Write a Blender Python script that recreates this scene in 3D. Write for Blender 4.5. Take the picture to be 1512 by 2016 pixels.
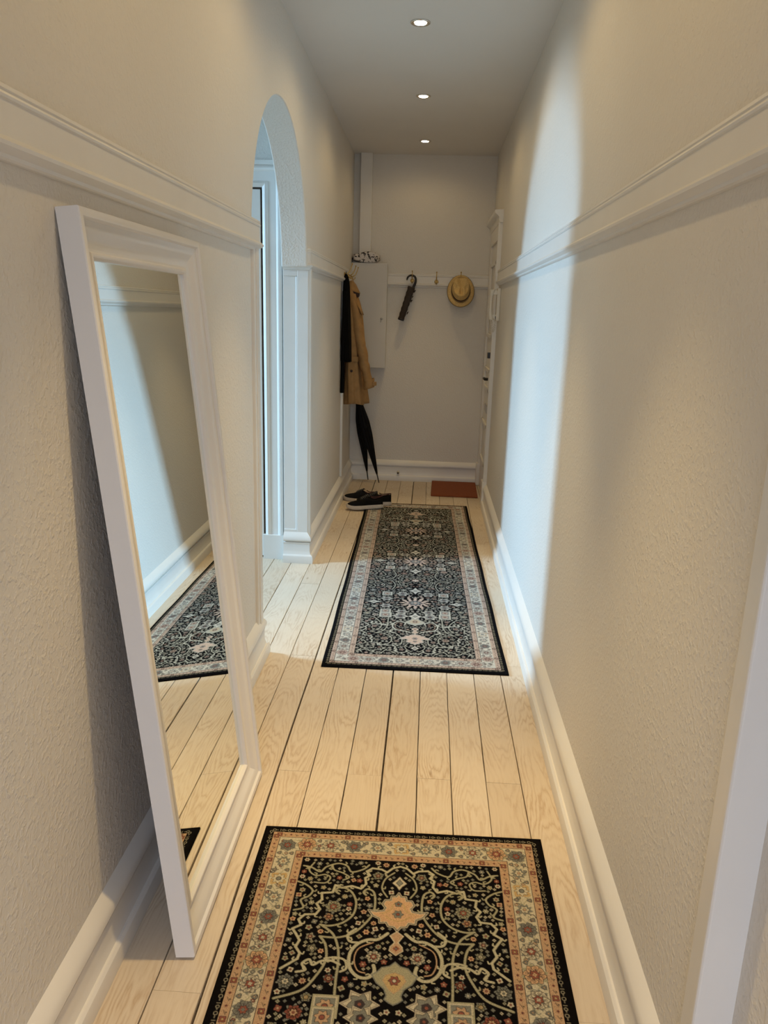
import bpy, bmesh, math, random
import numpy as np
from mathutils import Vector, Matrix

# ------------------------------------------------------------------ camera, world, lights, exposure
scene = bpy.context.scene
for o in list(bpy.data.objects): bpy.data.objects.remove(o)
COL = scene.collection
scene.view_settings.view_transform = 'Standard'
scene.view_settings.look = 'None'
scene.view_settings.gamma = 1.0
scene.view_settings.exposure = 0.08

F_PX = 1515.0
R = ((0.99780229, 0.0422689, -0.05102874),
     (0.05997903, -0.24884917, 0.9666833),
     (0.02816218, -0.96761947, -0.25083752))      # world = R @ (right, down, forward)
cam_data = bpy.data.cameras.new('camera')
cam = bpy.data.objects.new('camera', cam_data); COL.objects.link(cam)
cam.matrix_world = Matrix(((R[0][0], -R[0][1], -R[0][2], 0.0),
                           (R[1][0], -R[1][1], -R[1][2], 0.0),
                           (R[2][0], -R[2][1], -R[2][2], 1.473),
                           (0, 0, 0, 1)))
cam_data.sensor_fit = 'VERTICAL'; cam_data.sensor_height = 24.0
cam_data.lens = F_PX / 2016.0 * 24.0
cam_data.clip_start = 0.02
scene.camera = cam

world = bpy.data.worlds.new('world'); scene.world = world
world.use_nodes = True
world.node_tree.nodes['Background'].inputs[0].default_value = (0.75, 0.87, 1.0, 1)
world.node_tree.nodes['Background'].inputs[1].default_value = 0.6

def area_light(name, loc, rot, sx, sy, power, color, spread=180):
    d = bpy.data.lights.new(name, 'AREA'); d.shape = 'RECTANGLE'; d.size = sx; d.size_y = sy
    d.energy = power; d.color = color; d.spread = math.radians(spread)
    o = bpy.data.objects.new(name, d); COL.objects.link(o); o.location = loc; o.rotation_euler = rot
    return o
# daylight through the side room's window (faces +x) and an unseen window added behind the camera (faces +y)
area_light('daylight_side_window', (-4.22, 3.675, 1.98), (0, -math.pi/2+0.42, 0), 1.0, 0.55, 60, (0.44, 0.735, 1.03), 85)
area_light('daylight_added_back_window', (0.0, -2.02, 1.55), (math.pi/2-0.75, 0, 0), 0.9, 1.3, 18, (0.76, 0.86, 1.08), 120)
SPOT_COLOR = (1.0, 0.70, 0.31)
SPOT_Y = (6.33, 5.09, 3.885, 2.68, 1.50, 0.28)
SPOT_POWER = (21, 27, 40, 68, 76, 30)
SPOT_FILL = (2.1, 2.7, 3.6, 4.6, 4.2, 0.3)

XL, XR, XLB = -0.69, 0.488, -0.83
YF, HC, YB = 6.86, 2.735, -2.0
PI = math.pi

# ------------------------------------------------------------------ materials
def new_mat(name):
    m = bpy.data.materials.new(name); m.use_nodes = True
    nt = m.node_tree; b = nt.nodes['Principled BSDF']
    return m, nt, b
def simple(name, color, rough=0.6, metal=0.0, noise=0.0, nscale=30, bump=0.0, bscale=200, spec=0.5, bdist=0.001):
    m, nt, b = new_mat(name)
    b.inputs['Roughness'].default_value = rough; b.inputs['Metallic'].default_value = metal
    b.inputs['Specular IOR Level'].default_value = spec
    tc = nt.nodes.new('ShaderNodeTexCoord')
    n = nt.nodes.new('ShaderNodeTexNoise'); n.inputs['Scale'].default_value = nscale; n.inputs['Detail'].default_value = 4
    nt.links.new(tc.outputs['Object'], n.inputs['Vector'])
    r = nt.nodes.new('ShaderNodeValToRGB')
    c = color
    r.color_ramp.elements[0].position = 0.3; r.color_ramp.elements[1].position = 0.7
    r.color_ramp.elements[0].color = (c[0]*(1-noise), c[1]*(1-noise), c[2]*(1-noise), 1)
    r.color_ramp.elements[1].color = (min(1, c[0]*(1+noise)), min(1, c[1]*(1+noise)), min(1, c[2]*(1+noise)), 1)
    nt.links.new(n.outputs['Fac'], r.inputs['Fac']); nt.links.new(r.outputs['Color'], b.inputs['Base Color'])
    if bump:
        n2 = nt.nodes.new('ShaderNodeTexNoise'); n2.inputs['Scale'].default_value = bscale; n2.inputs['Detail'].default_value = 3
        nt.links.new(tc.outputs['Object'], n2.inputs['Vector'])
        bp = nt.nodes.new('ShaderNodeBump'); bp.inputs['Strength'].default_value = bump; bp.inputs['Distance'].default_value = bdist
        nt.links.new(n2.outputs['Fac'], bp.inputs['Height']); nt.links.new(bp.outputs['Normal'], b.inputs['Normal'])
    return m

def plaster_mat():
    m, nt, b = new_mat('plaster_paint')
    b.inputs['Roughness'].default_value = 0.62; b.inputs['Specular IOR Level'].default_value = 0.35
    tc = nt.nodes.new('ShaderNodeTexCoord')
    big = nt.nodes.new('ShaderNodeTexNoise'); big.inputs['Scale'].default_value = 1.3; big.inputs['Detail'].default_value = 3
    nt.links.new(tc.outputs['Object'], big.inputs['Vector'])
    r = nt.nodes.new('ShaderNodeValToRGB')
    r.color_ramp.elements[0].color = (0.74, 0.708, 0.652, 1); r.color_ramp.elements[1].color = (0.79, 0.76, 0.708, 1)
    nt.links.new(big.outputs['Fac'], r.inputs['Fac']); nt.links.new(r.outputs['Color'], b.inputs['Base Color'])
    # roller texture: small lumps
    n1 = nt.nodes.new('ShaderNodeTexNoise'); n1.inputs['Scale'].default_value = 95; n1.inputs['Detail'].default_value = 2.5
    n2 = nt.nodes.new('ShaderNodeTexNoise'); n2.inputs['Scale'].default_value = 9; n2.inputs['Detail'].default_value = 2
    for n in (n1, n2): nt.links.new(tc.outputs['Object'], n.inputs['Vector'])
    rr = nt.nodes.new('ShaderNodeValToRGB'); rr.color_ramp.elements[0].position = 0.46; rr.color_ramp.elements[1].position = 0.72
    nt.links.new(n1.outputs['Fac'], rr.inputs['Fac'])
    b1 = nt.nodes.new('ShaderNodeBump'); b1.inputs['Strength'].default_value = 0.55; b1.inputs['Distance'].default_value = 0.0018
    b2 = nt.nodes.new('ShaderNodeBump'); b2.inputs['Strength'].default_value = 0.25; b2.inputs['Distance'].default_value = 0.004
    nt.links.new(rr.outputs['Color'], b1.inputs['Height']); nt.links.new(n2.outputs['Fac'], b2.inputs['Height'])
    nt.links.new(b2.outputs['Normal'], b1.inputs['Normal']); nt.links.new(b1.outputs['Normal'], b.inputs['Normal'])
    return m

def floor_mat():
    m, nt, b = new_mat('lye_treated_pine')
    N = nt.nodes.new; L = nt.links.new
    def math_(op, a=None, bb=None, clamp=False):
        n = N('ShaderNodeMath'); n.operation = op; n.use_clamp = clamp
        for i, v in enumerate((a, bb)):
            if v is None: continue
            if isinstance(v, (int, float)): n.inputs[i].default_value = v
            else: L(v, n.inputs[i])
        return n.outputs[0]
    at = N('ShaderNodeAttribute'); at.attribute_name = 'board'     # x: local x, y: along, z: board number
    sep = N('ShaderNodeSeparateXYZ'); L(at.outputs['Vector'], sep.inputs[0])
    bx, by, bid = sep.outputs
    c1 = N('ShaderNodeCombineXYZ'); L(math_('MULTIPLY', bid, 7.31), c1.inputs[0]); L(math_('MULTIPLY', by, 0.75), c1.inputs[1]); L(math_('MULTIPLY', bx, 1.5), c1.inputs[2])
    n1 = N('ShaderNodeTexNoise'); n1.inputs['Scale'].default_value = 1.0; n1.inputs['Detail'].default_value = 1.5
    L(c1.outputs[0], n1.inputs['Vector'])
    c2 = N('ShaderNodeCombineXYZ'); L(math_('MULTIPLY', bid, 3.7), c2.inputs[0]); L(math_('MULTIPLY', by, 7.0), c2.inputs[1]); L(math_('MULTIPLY', bx, 45.0), c2.inputs[2])
    n2 = N('ShaderNodeTexNoise'); n2.inputs['Scale'].default_value = 1.0; n2.inputs['Detail'].default_value = 3
    L(c2.outputs[0], n2.inputs['Vector'])
    depth = math_('ADD', math_('MULTIPLY', n1.outputs['Fac'], 0.19), math_('MULTIPLY', n2.outputs['Fac'], 0.016))
    off = math_('MULTIPLY', math_('SUBTRACT', math_('FRACT', math_('MULTIPLY', bid, 0.618)), 0.5), 0.045)
    xl = math_('SUBTRACT', bx, off)
    r = math_('SQRT', math_('ADD', math_('MULTIPLY', math_('MULTIPLY', xl, xl), 1.0), math_('MULTIPLY', depth, depth)))
    ph = math_('FRACT', math_('MULTIPLY', r, 215.0))
    tri = math_('SUBTRACT', 1.0, math_('ABSOLUTE', math_('SUBTRACT', math_('MULTIPLY', ph, 2.0), 1.0)))
    ring = math_('POWER', tri, 2.0)
    fade = N('ShaderNodeTexNoise'); fade.inputs['Scale'].default_value = 5; L(at.outputs['Vector'], fade.inputs['Vector'])
    fr = N('ShaderNodeMapRange'); L(fade.outputs['Fac'], fr.inputs[0]); fr.inputs[1].default_value = 0.38; fr.inputs[2].default_value = 0.62; fr.inputs[3].default_value = 0.15; fr.inputs[4].default_value = 1.0
    ring = math_('MULTIPLY', ring, fr.outputs[0])
    # fine fibre streaks
    c3 = N('ShaderNodeCombineXYZ'); L(bid, c3.inputs[0]); L(math_('MULTIPLY', by, 3.0), c3.inputs[1]); L(math_('MULTIPLY', bx, 260.0), c3.inputs[2])
    n3 = N('ShaderNodeTexNoise'); n3.inputs['Scale'].default_value = 1.0; n3.inputs['Detail'].default_value = 3; L(c3.outputs[0], n3.inputs['Vector'])
    base = N('ShaderNodeMixRGB'); base.inputs[1].default_value = (0.74, 0.650, 0.525, 1); base.inputs[2].default_value = (0.67, 0.570, 0.440, 1)
    L(math_('FRACT', math_('MULTIPLY', bid, 0.381)), base.inputs[0])
    m1 = N('ShaderNodeMixRGB'); m1.blend_type = 'MULTIPLY'; L(math_('MULTIPLY', ring, 0.54), m1.inputs[0]); L(base.outputs[0], m1.inputs[1]); m1.inputs[2].default_value = (0.60, 0.45, 0.30, 1)
    m2 = N('ShaderNodeMixRGB'); m2.blend_type = 'MULTIPLY'; L(math_('MULTIPLY', n3.outputs['Fac'], 0.35), m2.inputs[0]); L(m1.outputs[0], m2.inputs[1]); m2.inputs[2].default_value = (0.74, 0.66, 0.56, 1)
    # worn greyish patches
    nw = N('ShaderNodeTexNoise'); nw.inputs['Scale'].default_value = 2.6; nw.inputs['Detail'].default_value = 5
    cw = N('ShaderNodeCombineXYZ'); L(math_('ADD', bx, math_('MULTIPLY', bid, 1.7)), cw.inputs[0]); L(math_('MULTIPLY', by, .6), cw.inputs[1]); L(bid, cw.inputs[2]); L(cw.outputs[0], nw.inputs['Vector'])
    wr = N('ShaderNodeMapRange'); L(nw.outputs['Fac'], wr.inputs[0]); wr.inputs[1].default_value = 0.5; wr.inputs[2].default_value = 0.75; wr.inputs[3].default_value = 0; wr.inputs[4].default_value = 0.45
    m3 = N('ShaderNodeMixRGB'); L(wr.outputs[0], m3.inputs[0]); L(m2.outputs[0], m3.inputs[1]); m3.inputs[2].default_value = (0.58, 0.49, 0.385, 1)
    # knots
    ck = N('ShaderNodeCombineXYZ'); L(math_('ADD', math_('MULTIPLY', bx, 11.0), math_('MULTIPLY', bid, 5.5)), ck.inputs[0]); L(math_('MULTIPLY', by, 3.4), ck.inputs[1])
    vk = N('ShaderNodeTexVoronoi'); vk.inputs['Scale'].default_value = 1.0; L(ck.outputs[0], vk.inputs['Vector'])
    kr = N('ShaderNodeMapRange'); L(vk.outputs['Distance'], kr.inputs[0]); kr.inputs[1].default_value = 0.085; kr.inputs[2].default_value = 0.03; kr.inputs[3].default_value = 0; kr.inputs[4].default_value = 0.75
    sepc = N('ShaderNodeSeparateColor'); L(vk.outputs['Color'], sepc.inputs[0])
    on = math_('GREATER_THAN', sepc.outputs[0], 0.62)
    m4 = N('ShaderNodeMixRGB'); L(math_('MULTIPLY', kr.outputs[0], on), m4.inputs[0]); L(m3.outputs[0], m4.inputs[1]); m4.inputs[2].default_value = (0.33, 0.21, 0.11, 1)
    L(m4.outputs[0], b.inputs['Base Color'])
    b.inputs['Roughness'].default_value = 0.5; b.inputs['Specular IOR Level'].default_value = 0.35
    bp = N('ShaderNodeBump'); bp.inputs['Strength'].default_value = 0.25; bp.inputs['Distance'].default_value = 0.0008
    L(math_('SUBTRACT', n3.outputs['Fac'], ring), bp.inputs['Height']); L(bp.outputs['Normal'], b.inputs['Normal'])
    return m

def rug_mat():
    m, nt, b = new_mat('woven_rug_pile')
    at = nt.nodes.new('ShaderNodeAttribute'); at.attribute_name = 'weave'
    tc = nt.nodes.new('ShaderNodeTexCoord')
    n = nt.nodes.new('ShaderNodeTexNoise'); n.inputs['Scale'].default_value = 420; n.inputs['Detail'].default_value = 2
    nt.links.new(tc.outputs['Object'], n.inputs['Vector'])
    mr = nt.nodes.new('ShaderNodeMapRange'); nt.links.new(n.outputs['Fac'], mr.inputs[0])
    mr.inputs[1].default_value = 0.3; mr.inputs[2].default_value = 0.7; mr.inputs[3].default_value = 0.72; mr.inputs[4].default_value = 1.25
    mx = nt.nodes.new('ShaderNodeMixRGB'); mx.blend_type = 'MULTIPLY'; mx.inputs[0].default_value = 1
    nt.links.new(at.outputs['Color'], mx.inputs[1]); nt.links.new(mr.outputs[0], mx.inputs[2])
    nt.links.new(mx.outputs[0], b.inputs['Base Color'])
    b.inputs['Roughness'].default_value = 1.0; b.inputs['Specular IOR Level'].default_value = 0.04
    bp = nt.nodes.new('ShaderNodeBump'); bp.inputs['Strength'].default_value = 0.5; bp.inputs['Distance'].default_value = 0.001
    nt.links.new(n.outputs['Fac'], bp.inputs['Height']); nt.links.new(bp.outputs['Normal'], b.inputs['Normal'])
    return m

def emit_mat(name, color, strength):
    m, nt, b = new_mat(name)
    b.inputs['Base Color'].default_value = (1, 1, 1, 1)
    b.inputs['Emission Color'].default_value = (*color, 1); b.inputs['Emission Strength'].default_value = strength
    return m

def blotch_mat(name, base, ink):
    m, nt, b = new_mat(name)
    tc = nt.nodes.new('ShaderNodeTexCoord')
    n = nt.nodes.new('ShaderNodeTexNoise'); n.inputs['Scale'].default_value = 34; n.inputs['Detail'].default_value = 2.5; n.inputs['Distortion'].default_value = 1.4
    nt.links.new(tc.outputs['Object'], n.inputs['Vector'])
    r = nt.nodes.new('ShaderNodeValToRGB'); r.color_ramp.interpolation = 'CONSTANT'
    r.color_ramp.elements[0].color = (*ink, 1); r.color_ramp.elements[1].color = (*base, 1); r.color_ramp.elements[1].position = 0.435
    nt.links.new(n.outputs['Fac'], r.inputs['Fac']); nt.links.new(r.outputs['Color'], b.inputs['Base Color'])
    b.inputs['Roughness'].default_value = 0.85
    return m

PLASTER = plaster_mat()
PAINT = simple('white_gloss_woodwork', (0.80, 0.78, 0.74), 0.38, noise=0.02, nscale=6, bump=0.15, bscale=60, bdist=0.0008)
CEIL = simple('ceiling_paint', (0.74, 0.72, 0.69), 0.85, noise=0.02, nscale=2)
FLOOR = floor_mat()
GAP = simple('joint_dust_gap_shade', (0.05, 0.035, 0.022), 0.9, noise=0.5, nscale=60)  # floor joints, and the painted shade round the side door
RUG = rug_mat()
FRAME = simple('white_lacquer_frame', (0.80, 0.78, 0.755), 0.33, noise=0.01, nscale=5)
MIRROR, _nt, _b = new_mat('mirror_glass'); _b.inputs['Metallic'].default_value = 1; _b.inputs['Roughness'].default_value = 0.0; _b.inputs['Base Color'].default_value = (0.90, 0.93, 0.90, 1)
BACKBOARD = simple('frame_backboard', (0.25, 0.18, 0.12), 0.8, noise=0.2, nscale=40)
CHROME = simple('polished_rim', (0.75, 0.73, 0.70), 0.2, 1.0)
BULB = emit_mat('warm_bulb', (1.0, 0.80, 0.55), 30)
BRASS = simple('aged_brass', (0.55, 0.38, 0.14), 0.32, 1.0, noise=0.25, nscale=60)
BLACKCLOTH = simple('black_wool', (0.0035, 0.0033, 0.0035), 0.95, spec=0.12, noise=0.3, nscale=80, bump=0.3, bscale=300)
BLACKNYLON = simple('black_nylon', (0.0035, 0.0035, 0.004), 0.7, spec=0.2, noise=0.2, nscale=50)
BLACKPLASTIC = simple('black_plastic', (0.012, 0.011, 0.011), 0.35)
STEEL = simple('grey_steel', (0.5, 0.5, 0.5), 0.3, 1.0)
BROWN = simple('dark_brown_sleeve', (0.024, 0.014, 0.009), 0.7, noise=0.3, nscale=60)
TAN = simple('tan_cotton_twill', (0.36, 0.205, 0.078), 0.8, noise=0.12, nscale=25, bump=0.5, bscale=18, bdist=0.01)
DARKLINING = simple('dark_collar_lining', (0.035, 0.018, 0.018), 0.8)
BUTTON = simple('dark_horn_button', (0.03, 0.015, 0.01), 0.35)
STRAW = simple('woven_straw', (0.68, 0.47, 0.19), 0.75, noise=0.15, nscale=120, bump=0.6, bscale=260)
BAND = simple('dark_ribbon', (0.022, 0.006, 0.006), 0.8, spec=.2)
CABMAT = simple('pale_cabinet_enamel', (0.66, 0.64, 0.60), 0.5, noise=0.02, nscale=4)
MAT = simple('rust_coir', (0.26, 0.070, 0.022), 0.95, noise=0.25, nscale=200, bump=0.8, bscale=400, bdist=0.003)
CANVAS = simple('black_canvas', (0.0045, 0.004, 0.0045), 0.9, spec=0.15, noise=0.3, nscale=120)
GREYCANVAS = simple('charcoal_canvas', (0.009, 0.0085, 0.0095), 0.9, spec=0.15, noise=0.3, nscale=120)
MAROON = simple('maroon_lining', (0.05, 0.012, 0.012), 0.8)
RUBBER = simple('cream_rubber', (0.50, 0.44, 0.37), 0.6, noise=0.08, nscale=60)
LACE = simple('grey_lace', (0.07, 0.066, 0.06), 0.8)
PRINTED = blotch_mat('black_print_on_white_cloth', (0.66, 0.62, 0.60), (0.02, 0.018, 0.022))
PLASTIC = simple('ivory_plastic', (0.72, 0.69, 0.62), 0.4)
GLASS, _nt, _b = new_mat('window_glass'); _b.inputs['Transmission Weight'].default_value = 1; _b.inputs['Roughness'].default_value = 0; _b.inputs['IOR'].default_value = 1.02

# ------------------------------------------------------------------ mesh helpers
def link(name, verts, faces, mat, parent=None, smooth=False, uvattr=None):
    me = bpy.data.meshes.new(name); me.from_pydata([tuple(v) for v in verts], [], [tuple(f) for f in faces]); me.update()
    if smooth: me.polygons.foreach_set('use_smooth', [True]*len(me.polygons))
    if mat: me.materials.append(mat)
    o = bpy.data.objects.new(name, me); COL.objects.link(o)
    if parent: o.parent = parent
    return o
class MB:
    def __init__(s): s.v = []; s.f = []
    def add(s, v, f):
        n = len(s.v); s.v += [tuple(a) for a in v]; s.f += [tuple(i+n for i in q) for q in f]; return s
    def box(s, x0, x1, y0, y1, z0, z1):
        v = [(x0,y0,z0),(x1,y0,z0),(x1,y1,z0),(x0,y1,z0),(x0,y0,z1),(x1,y0,z1),(x1,y1,z1),(x0,y1,z1)]
        return s.add(v, [(0,3,2,1),(4,5,6,7),(0,1,5,4),(1,2,6,5),(2,3,7,6),(3,0,4,7)])
    def loft(s, rings, cap0=True, cap1=True, closed=True):
        n = len(rings[0]); v = [p for r in rings for p in r]; f = []
        for i in range(len(rings)-1):
            for j in range(n if closed else n-1):
                k = (j+1) % n
                f.append((i*n+j, i*n+k, (i+1)*n+k, (i+1)*n+j))
        if cap0: f.append(tuple(reversed(range(n))))
        if cap1: f.append(tuple((len(rings)-1)*n+j for j in range(n)))
        return s.add(v, f)
    def tube(s, pts, rad, n=10, cap=True):
        pts = [Vector(p) for p in pts]
        if not hasattr(rad, '__len__'): rad = [rad]*len(pts)
        rings = []; up = None
        for i, p in enumerate(pts):
            t = (pts[min(i+1, len(pts)-1)] - pts[max(i-1, 0)]).normalized()
            if up is None:
                a = Vector((0,0,1)) if abs(t.z) < 0.9 else Vector((1,0,0))
                up = (a - t*a.dot(t)).normalized()
            else: up = (up - t*up.dot(t)).normalized()
            sd = t.cross(up)
            rings.append([p + (up*math.cos(2*PI*k/n) + sd*math.sin(2*PI*k/n))*rad[i] for k in range(n)])
        return s.loft(rings, cap, cap)
    def lathe(s, prof, n=32, origin=(0,0,0), axis='z'):
        rings = []
        for r, h in prof:
            ring = []
            for k in range(n):
                a = 2*PI*k/n; c, d = r*math.cos(a), r*math.sin(a)
                if axis == 'z': p = (origin[0]+c, origin[1]+d, origin[2]+h)
                elif axis == 'y': p = (origin[0]+c, origin[1]+h, origin[2]+d)
                else: p = (origin[0]+h, origin[1]+c, origin[2]+d)
                ring.append(p)
            rings.append(ring)
        return s.loft(rings)
    def sweep(s, path, prof, side=1, closed=False):
        """profile (offset from the wall, z) along an XY path with mitred corners; offset goes to the left of travel * side"""
        P = [Vector(p) for p in path]; rings = []
        for i, p in enumerate(P):
            d0 = (P[i]-P[i-1]).normalized() if i > 0 else (P[1]-P[0]).normalized()
            d1 = (P[i+1]-P[i]).normalized() if i < len(P)-1 else d0
            n0 = Vector((-d0.y, d0.x))*side; n1 = Vector((-d1.y, d1.x))*side
            m = (n0+n1); m = m/ (1+n0.dot(n1))
            rings.append([(p.x+m.x*o, p.y+m.y*o, z) for o, z in prof])
        return s.loft(rings)
    def build(s, name, mat, parent=None, smooth=False, bevel=0, segs=2, angle=None, subsurf=0):
        o = link(name, s.v, s.f, mat, parent, smooth)
        bm = bmesh.new(); bm.from_mesh(o.data); bmesh.ops.recalc_face_normals(bm, faces=bm.faces)
        if angle is not None:
            for fc in bm.faces: fc.smooth = True
            for e in bm.edges:
                if len(e.link_faces) == 2 and e.calc_face_angle(0) > math.radians(angle): e.smooth = False
        bm.to_mesh(o.data); bm.free()
        if bevel:
            b = o.modifiers.new('bevel', 'BEVEL'); b.width = bevel; b.segments = segs; b.limit_method = 'ANGLE'; b.angle_limit = math.radians(35)
        if subsurf:
            q = o.modifiers.new('sub', 'SUBSURF'); q.levels = subsurf; q.render_levels = subsurf
        return o
def struct(o): o['kind'] = 'structure'; return o
def tag(o, label, cat, group=None):
    o['label'] = label; o['category'] = cat
    if group: o['group'] = group
    return o
def thing(name, loc, label, cat, group=None, rot=(0,0,0)):
    o = bpy.data.objects.new(name, None); COL.objects.link(o); o.location = loc; o.rotation_euler = rot
    o.empty_display_size = 0.05
    return tag(o, label, cat, group)
def dup(root, loc=None, rot=None, label=None):
    r = root.copy(); COL.objects.link(r)
    if loc is not None: r.location = loc
    if rot is not None: r.rotation_euler = rot
    if label: r['label'] = label
    for ch in list(root.children):
        c = ch.copy(); COL.objects.link(c); c.parent = r
        for g in list(ch.children):
            d = g.copy(); COL.objects.link(d); d.parent = c
    return r
def arc(c, r, a0, a1, n):
    return [(c[0]+r*math.cos(a0+(a1-a0)*i/n), c[1]+r*math.sin(a0+(a1-a0)*i/n)) for i in range(n+1)]

# ------------------------------------------------------------------ setting: shell
ARC_C, ARC_R, ARC_Z = 3.695, 0.665, 1.70
def left_wall():
    T = HC+0.05
    pts = [(y, z) for y, z in arc((ARC_C, ARC_Z), ARC_R, PI, 0, 56)]
    ys = [YB, 3.03] ; m = MB(); V = {}; F = []
    verts = []
    def vt(x, y, z):
        k = (round(x, 5), round(y, 5), round(z, 5))
        if k not in V: V[k] = len(verts); verts.append((x, y, z))
        return V[k]
    quads = [[(YB, 0), (3.03, 0), (3.03, ARC_Z), (YB, ARC_Z)], [(YB, ARC_Z), (3.03, ARC_Z), (3.03, T), (YB, T)],
             [(4.45, 0), (YF+.1, 0), (YF+.1, ARC_Z), (4.45, ARC_Z)], [(4.36, ARC_Z), (4.45, ARC_Z), (4.45, T), (4.36, T)], [(4.45, ARC_Z), (YF+.1, ARC_Z), (YF+.1, T), (4.45, T)]]
    for p, q in zip(pts[:-1], pts[1:]): quads.append([p, q, (q[0], T), (p[0], T)])
    for qd in quads:
        F.append([vt(XL, *p) for p in qd]); F.append([vt(XLB, *p) for p in reversed(qd)])
    edge = [(YB, 0), (3.03, 0)] + pts + [(4.45, ARC_Z), (4.45, 0), (YF+.1, 0), (YF+.1, ARC_Z), (YF+.1, T), (4.45, T), (4.36, T)] + [(p[0], T) for p in reversed(pts)][1:-1] + [(3.03, T), (YB, T), (YB, ARC_Z)]
    for p, q in zip(edge, edge[1:]+edge[:1]):
        F.append([vt(XL, *p), vt(XLB, *p), vt(XLB, *q), vt(XL, *q)])
    o = link('wall_left', verts, F, PLASTER)
    bm = bmesh.new(); bm.from_mesh(o.data); bmesh.ops.recalc_face_normals(bm, faces=bm.faces)
    for fc in bm.faces: fc.smooth = abs(fc.normal.x) < .5
    for e in bm.edges:
        if len(e.link_faces) == 2 and e.calc_face_angle(0) > math.radians(30): e.smooth = False
    bm.to_mesh(o.data); bm.free()
    bv = o.modifiers.new('bevel', 'BEVEL'); bv.width = 0.006; bv.segments = 3; bv.limit_method = 'ANGLE'; bv.angle_limit = math.radians(50)
    return struct(o)
left_wall()
# right wall runs to the entrance door; from y 5.98 to 6.84 the wall has the door opening
m = MB()
m.box(XR, XR+0.22, 1.06, 5.985, -0.02, HC+0.05)
m.box(XR, XR+0.22, 5.985, 6.86, 2.14, HC+0.05)
m.box(XR+0.06, XR+0.22, 5.985, 6.96, -0.02, 2.14)
m.box(0.545, XR+0.22, YB, 1.06, -0.02, HC+0.05)
struct(m.build('wall_right', PLASTER, bevel=0.004))
struct(MB().box(XL-0.2, XR+0.3, YF, YF+0.12, -0.02, HC+0.05).build('wall_back', PLASTER))
struct(MB().box(-4.3, 1.0, YB-0.1, YF+0.2, HC, HC+0.1).build('ceiling', CEIL))
# wall behind the camera, with an unseen window added for its cool light
m = MB()
m.box(-0.85, -0.47, YB-0.12, YB, 0, HC); m.box(0.47, 0.8, YB-0.12, YB, 0, HC)
m.box(-0.47, 0.47, YB-0.12, YB, 0, 0.85); m.box(-0.47, 0.47, YB-0.12, YB, 2.25, HC)
struct(m.build('wall_front', PLASTER))
# side room beyond the arch
SX = -4.05
m = MB(); m.box(SX-0.12, XLB, 4.46, 4.58, 0, HC); m.box(SX-0.12, XLB, 0.38, 0.5, 0, HC)
struct(m.build('wall_side_room', PLASTER))
m = MB()
m.box(SX-0.1, SX, 0.38, 3.40, 0, HC); m.box(SX-0.1, SX, 3.95, 4.58, 0, HC)
m.box(SX-0.1, SX, 3.40, 3.95, 0, 0.85); m.box(SX-0.1, SX, 3.40, 3.95, 2.5, HC)
struct(m.build('wall_side_room_end', PLASTER))
def window(name, plane, c, half, z0, z1, axis):
    t = bpy.data.objects.new(name, None); COL.objects.link(t); struct(t)
    m = MB()
    def bx(a0, a1, zz0, zz1, d0, d1):
        if axis == 'x': m.box(plane+d0, plane+d1, a0, a1, zz0, zz1)
        else: m.box(a0, a1, plane+d0, plane+d1, zz0, zz1)
    w = 0.045
    bx(c-half, c-half+w, z0, z1, -.06, 0); bx(c+half-w, c+half, z0, z1, -.06, 0)
    bx(c-half, c+half, z0, z0+w, -.06, 0); bx(c-half, c+half, z1-w, z1, -.06, 0)
    m.build('window_frame', PAINT, t, bevel=.003)
window('window_1', SX, 3.675, 0.275, 0.85, 2.5, 'x')
window('window_2', YB, 0.0, 0.47, 0.85, 2.25, 'y')  # unseen, added for the daylight from behind

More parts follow.
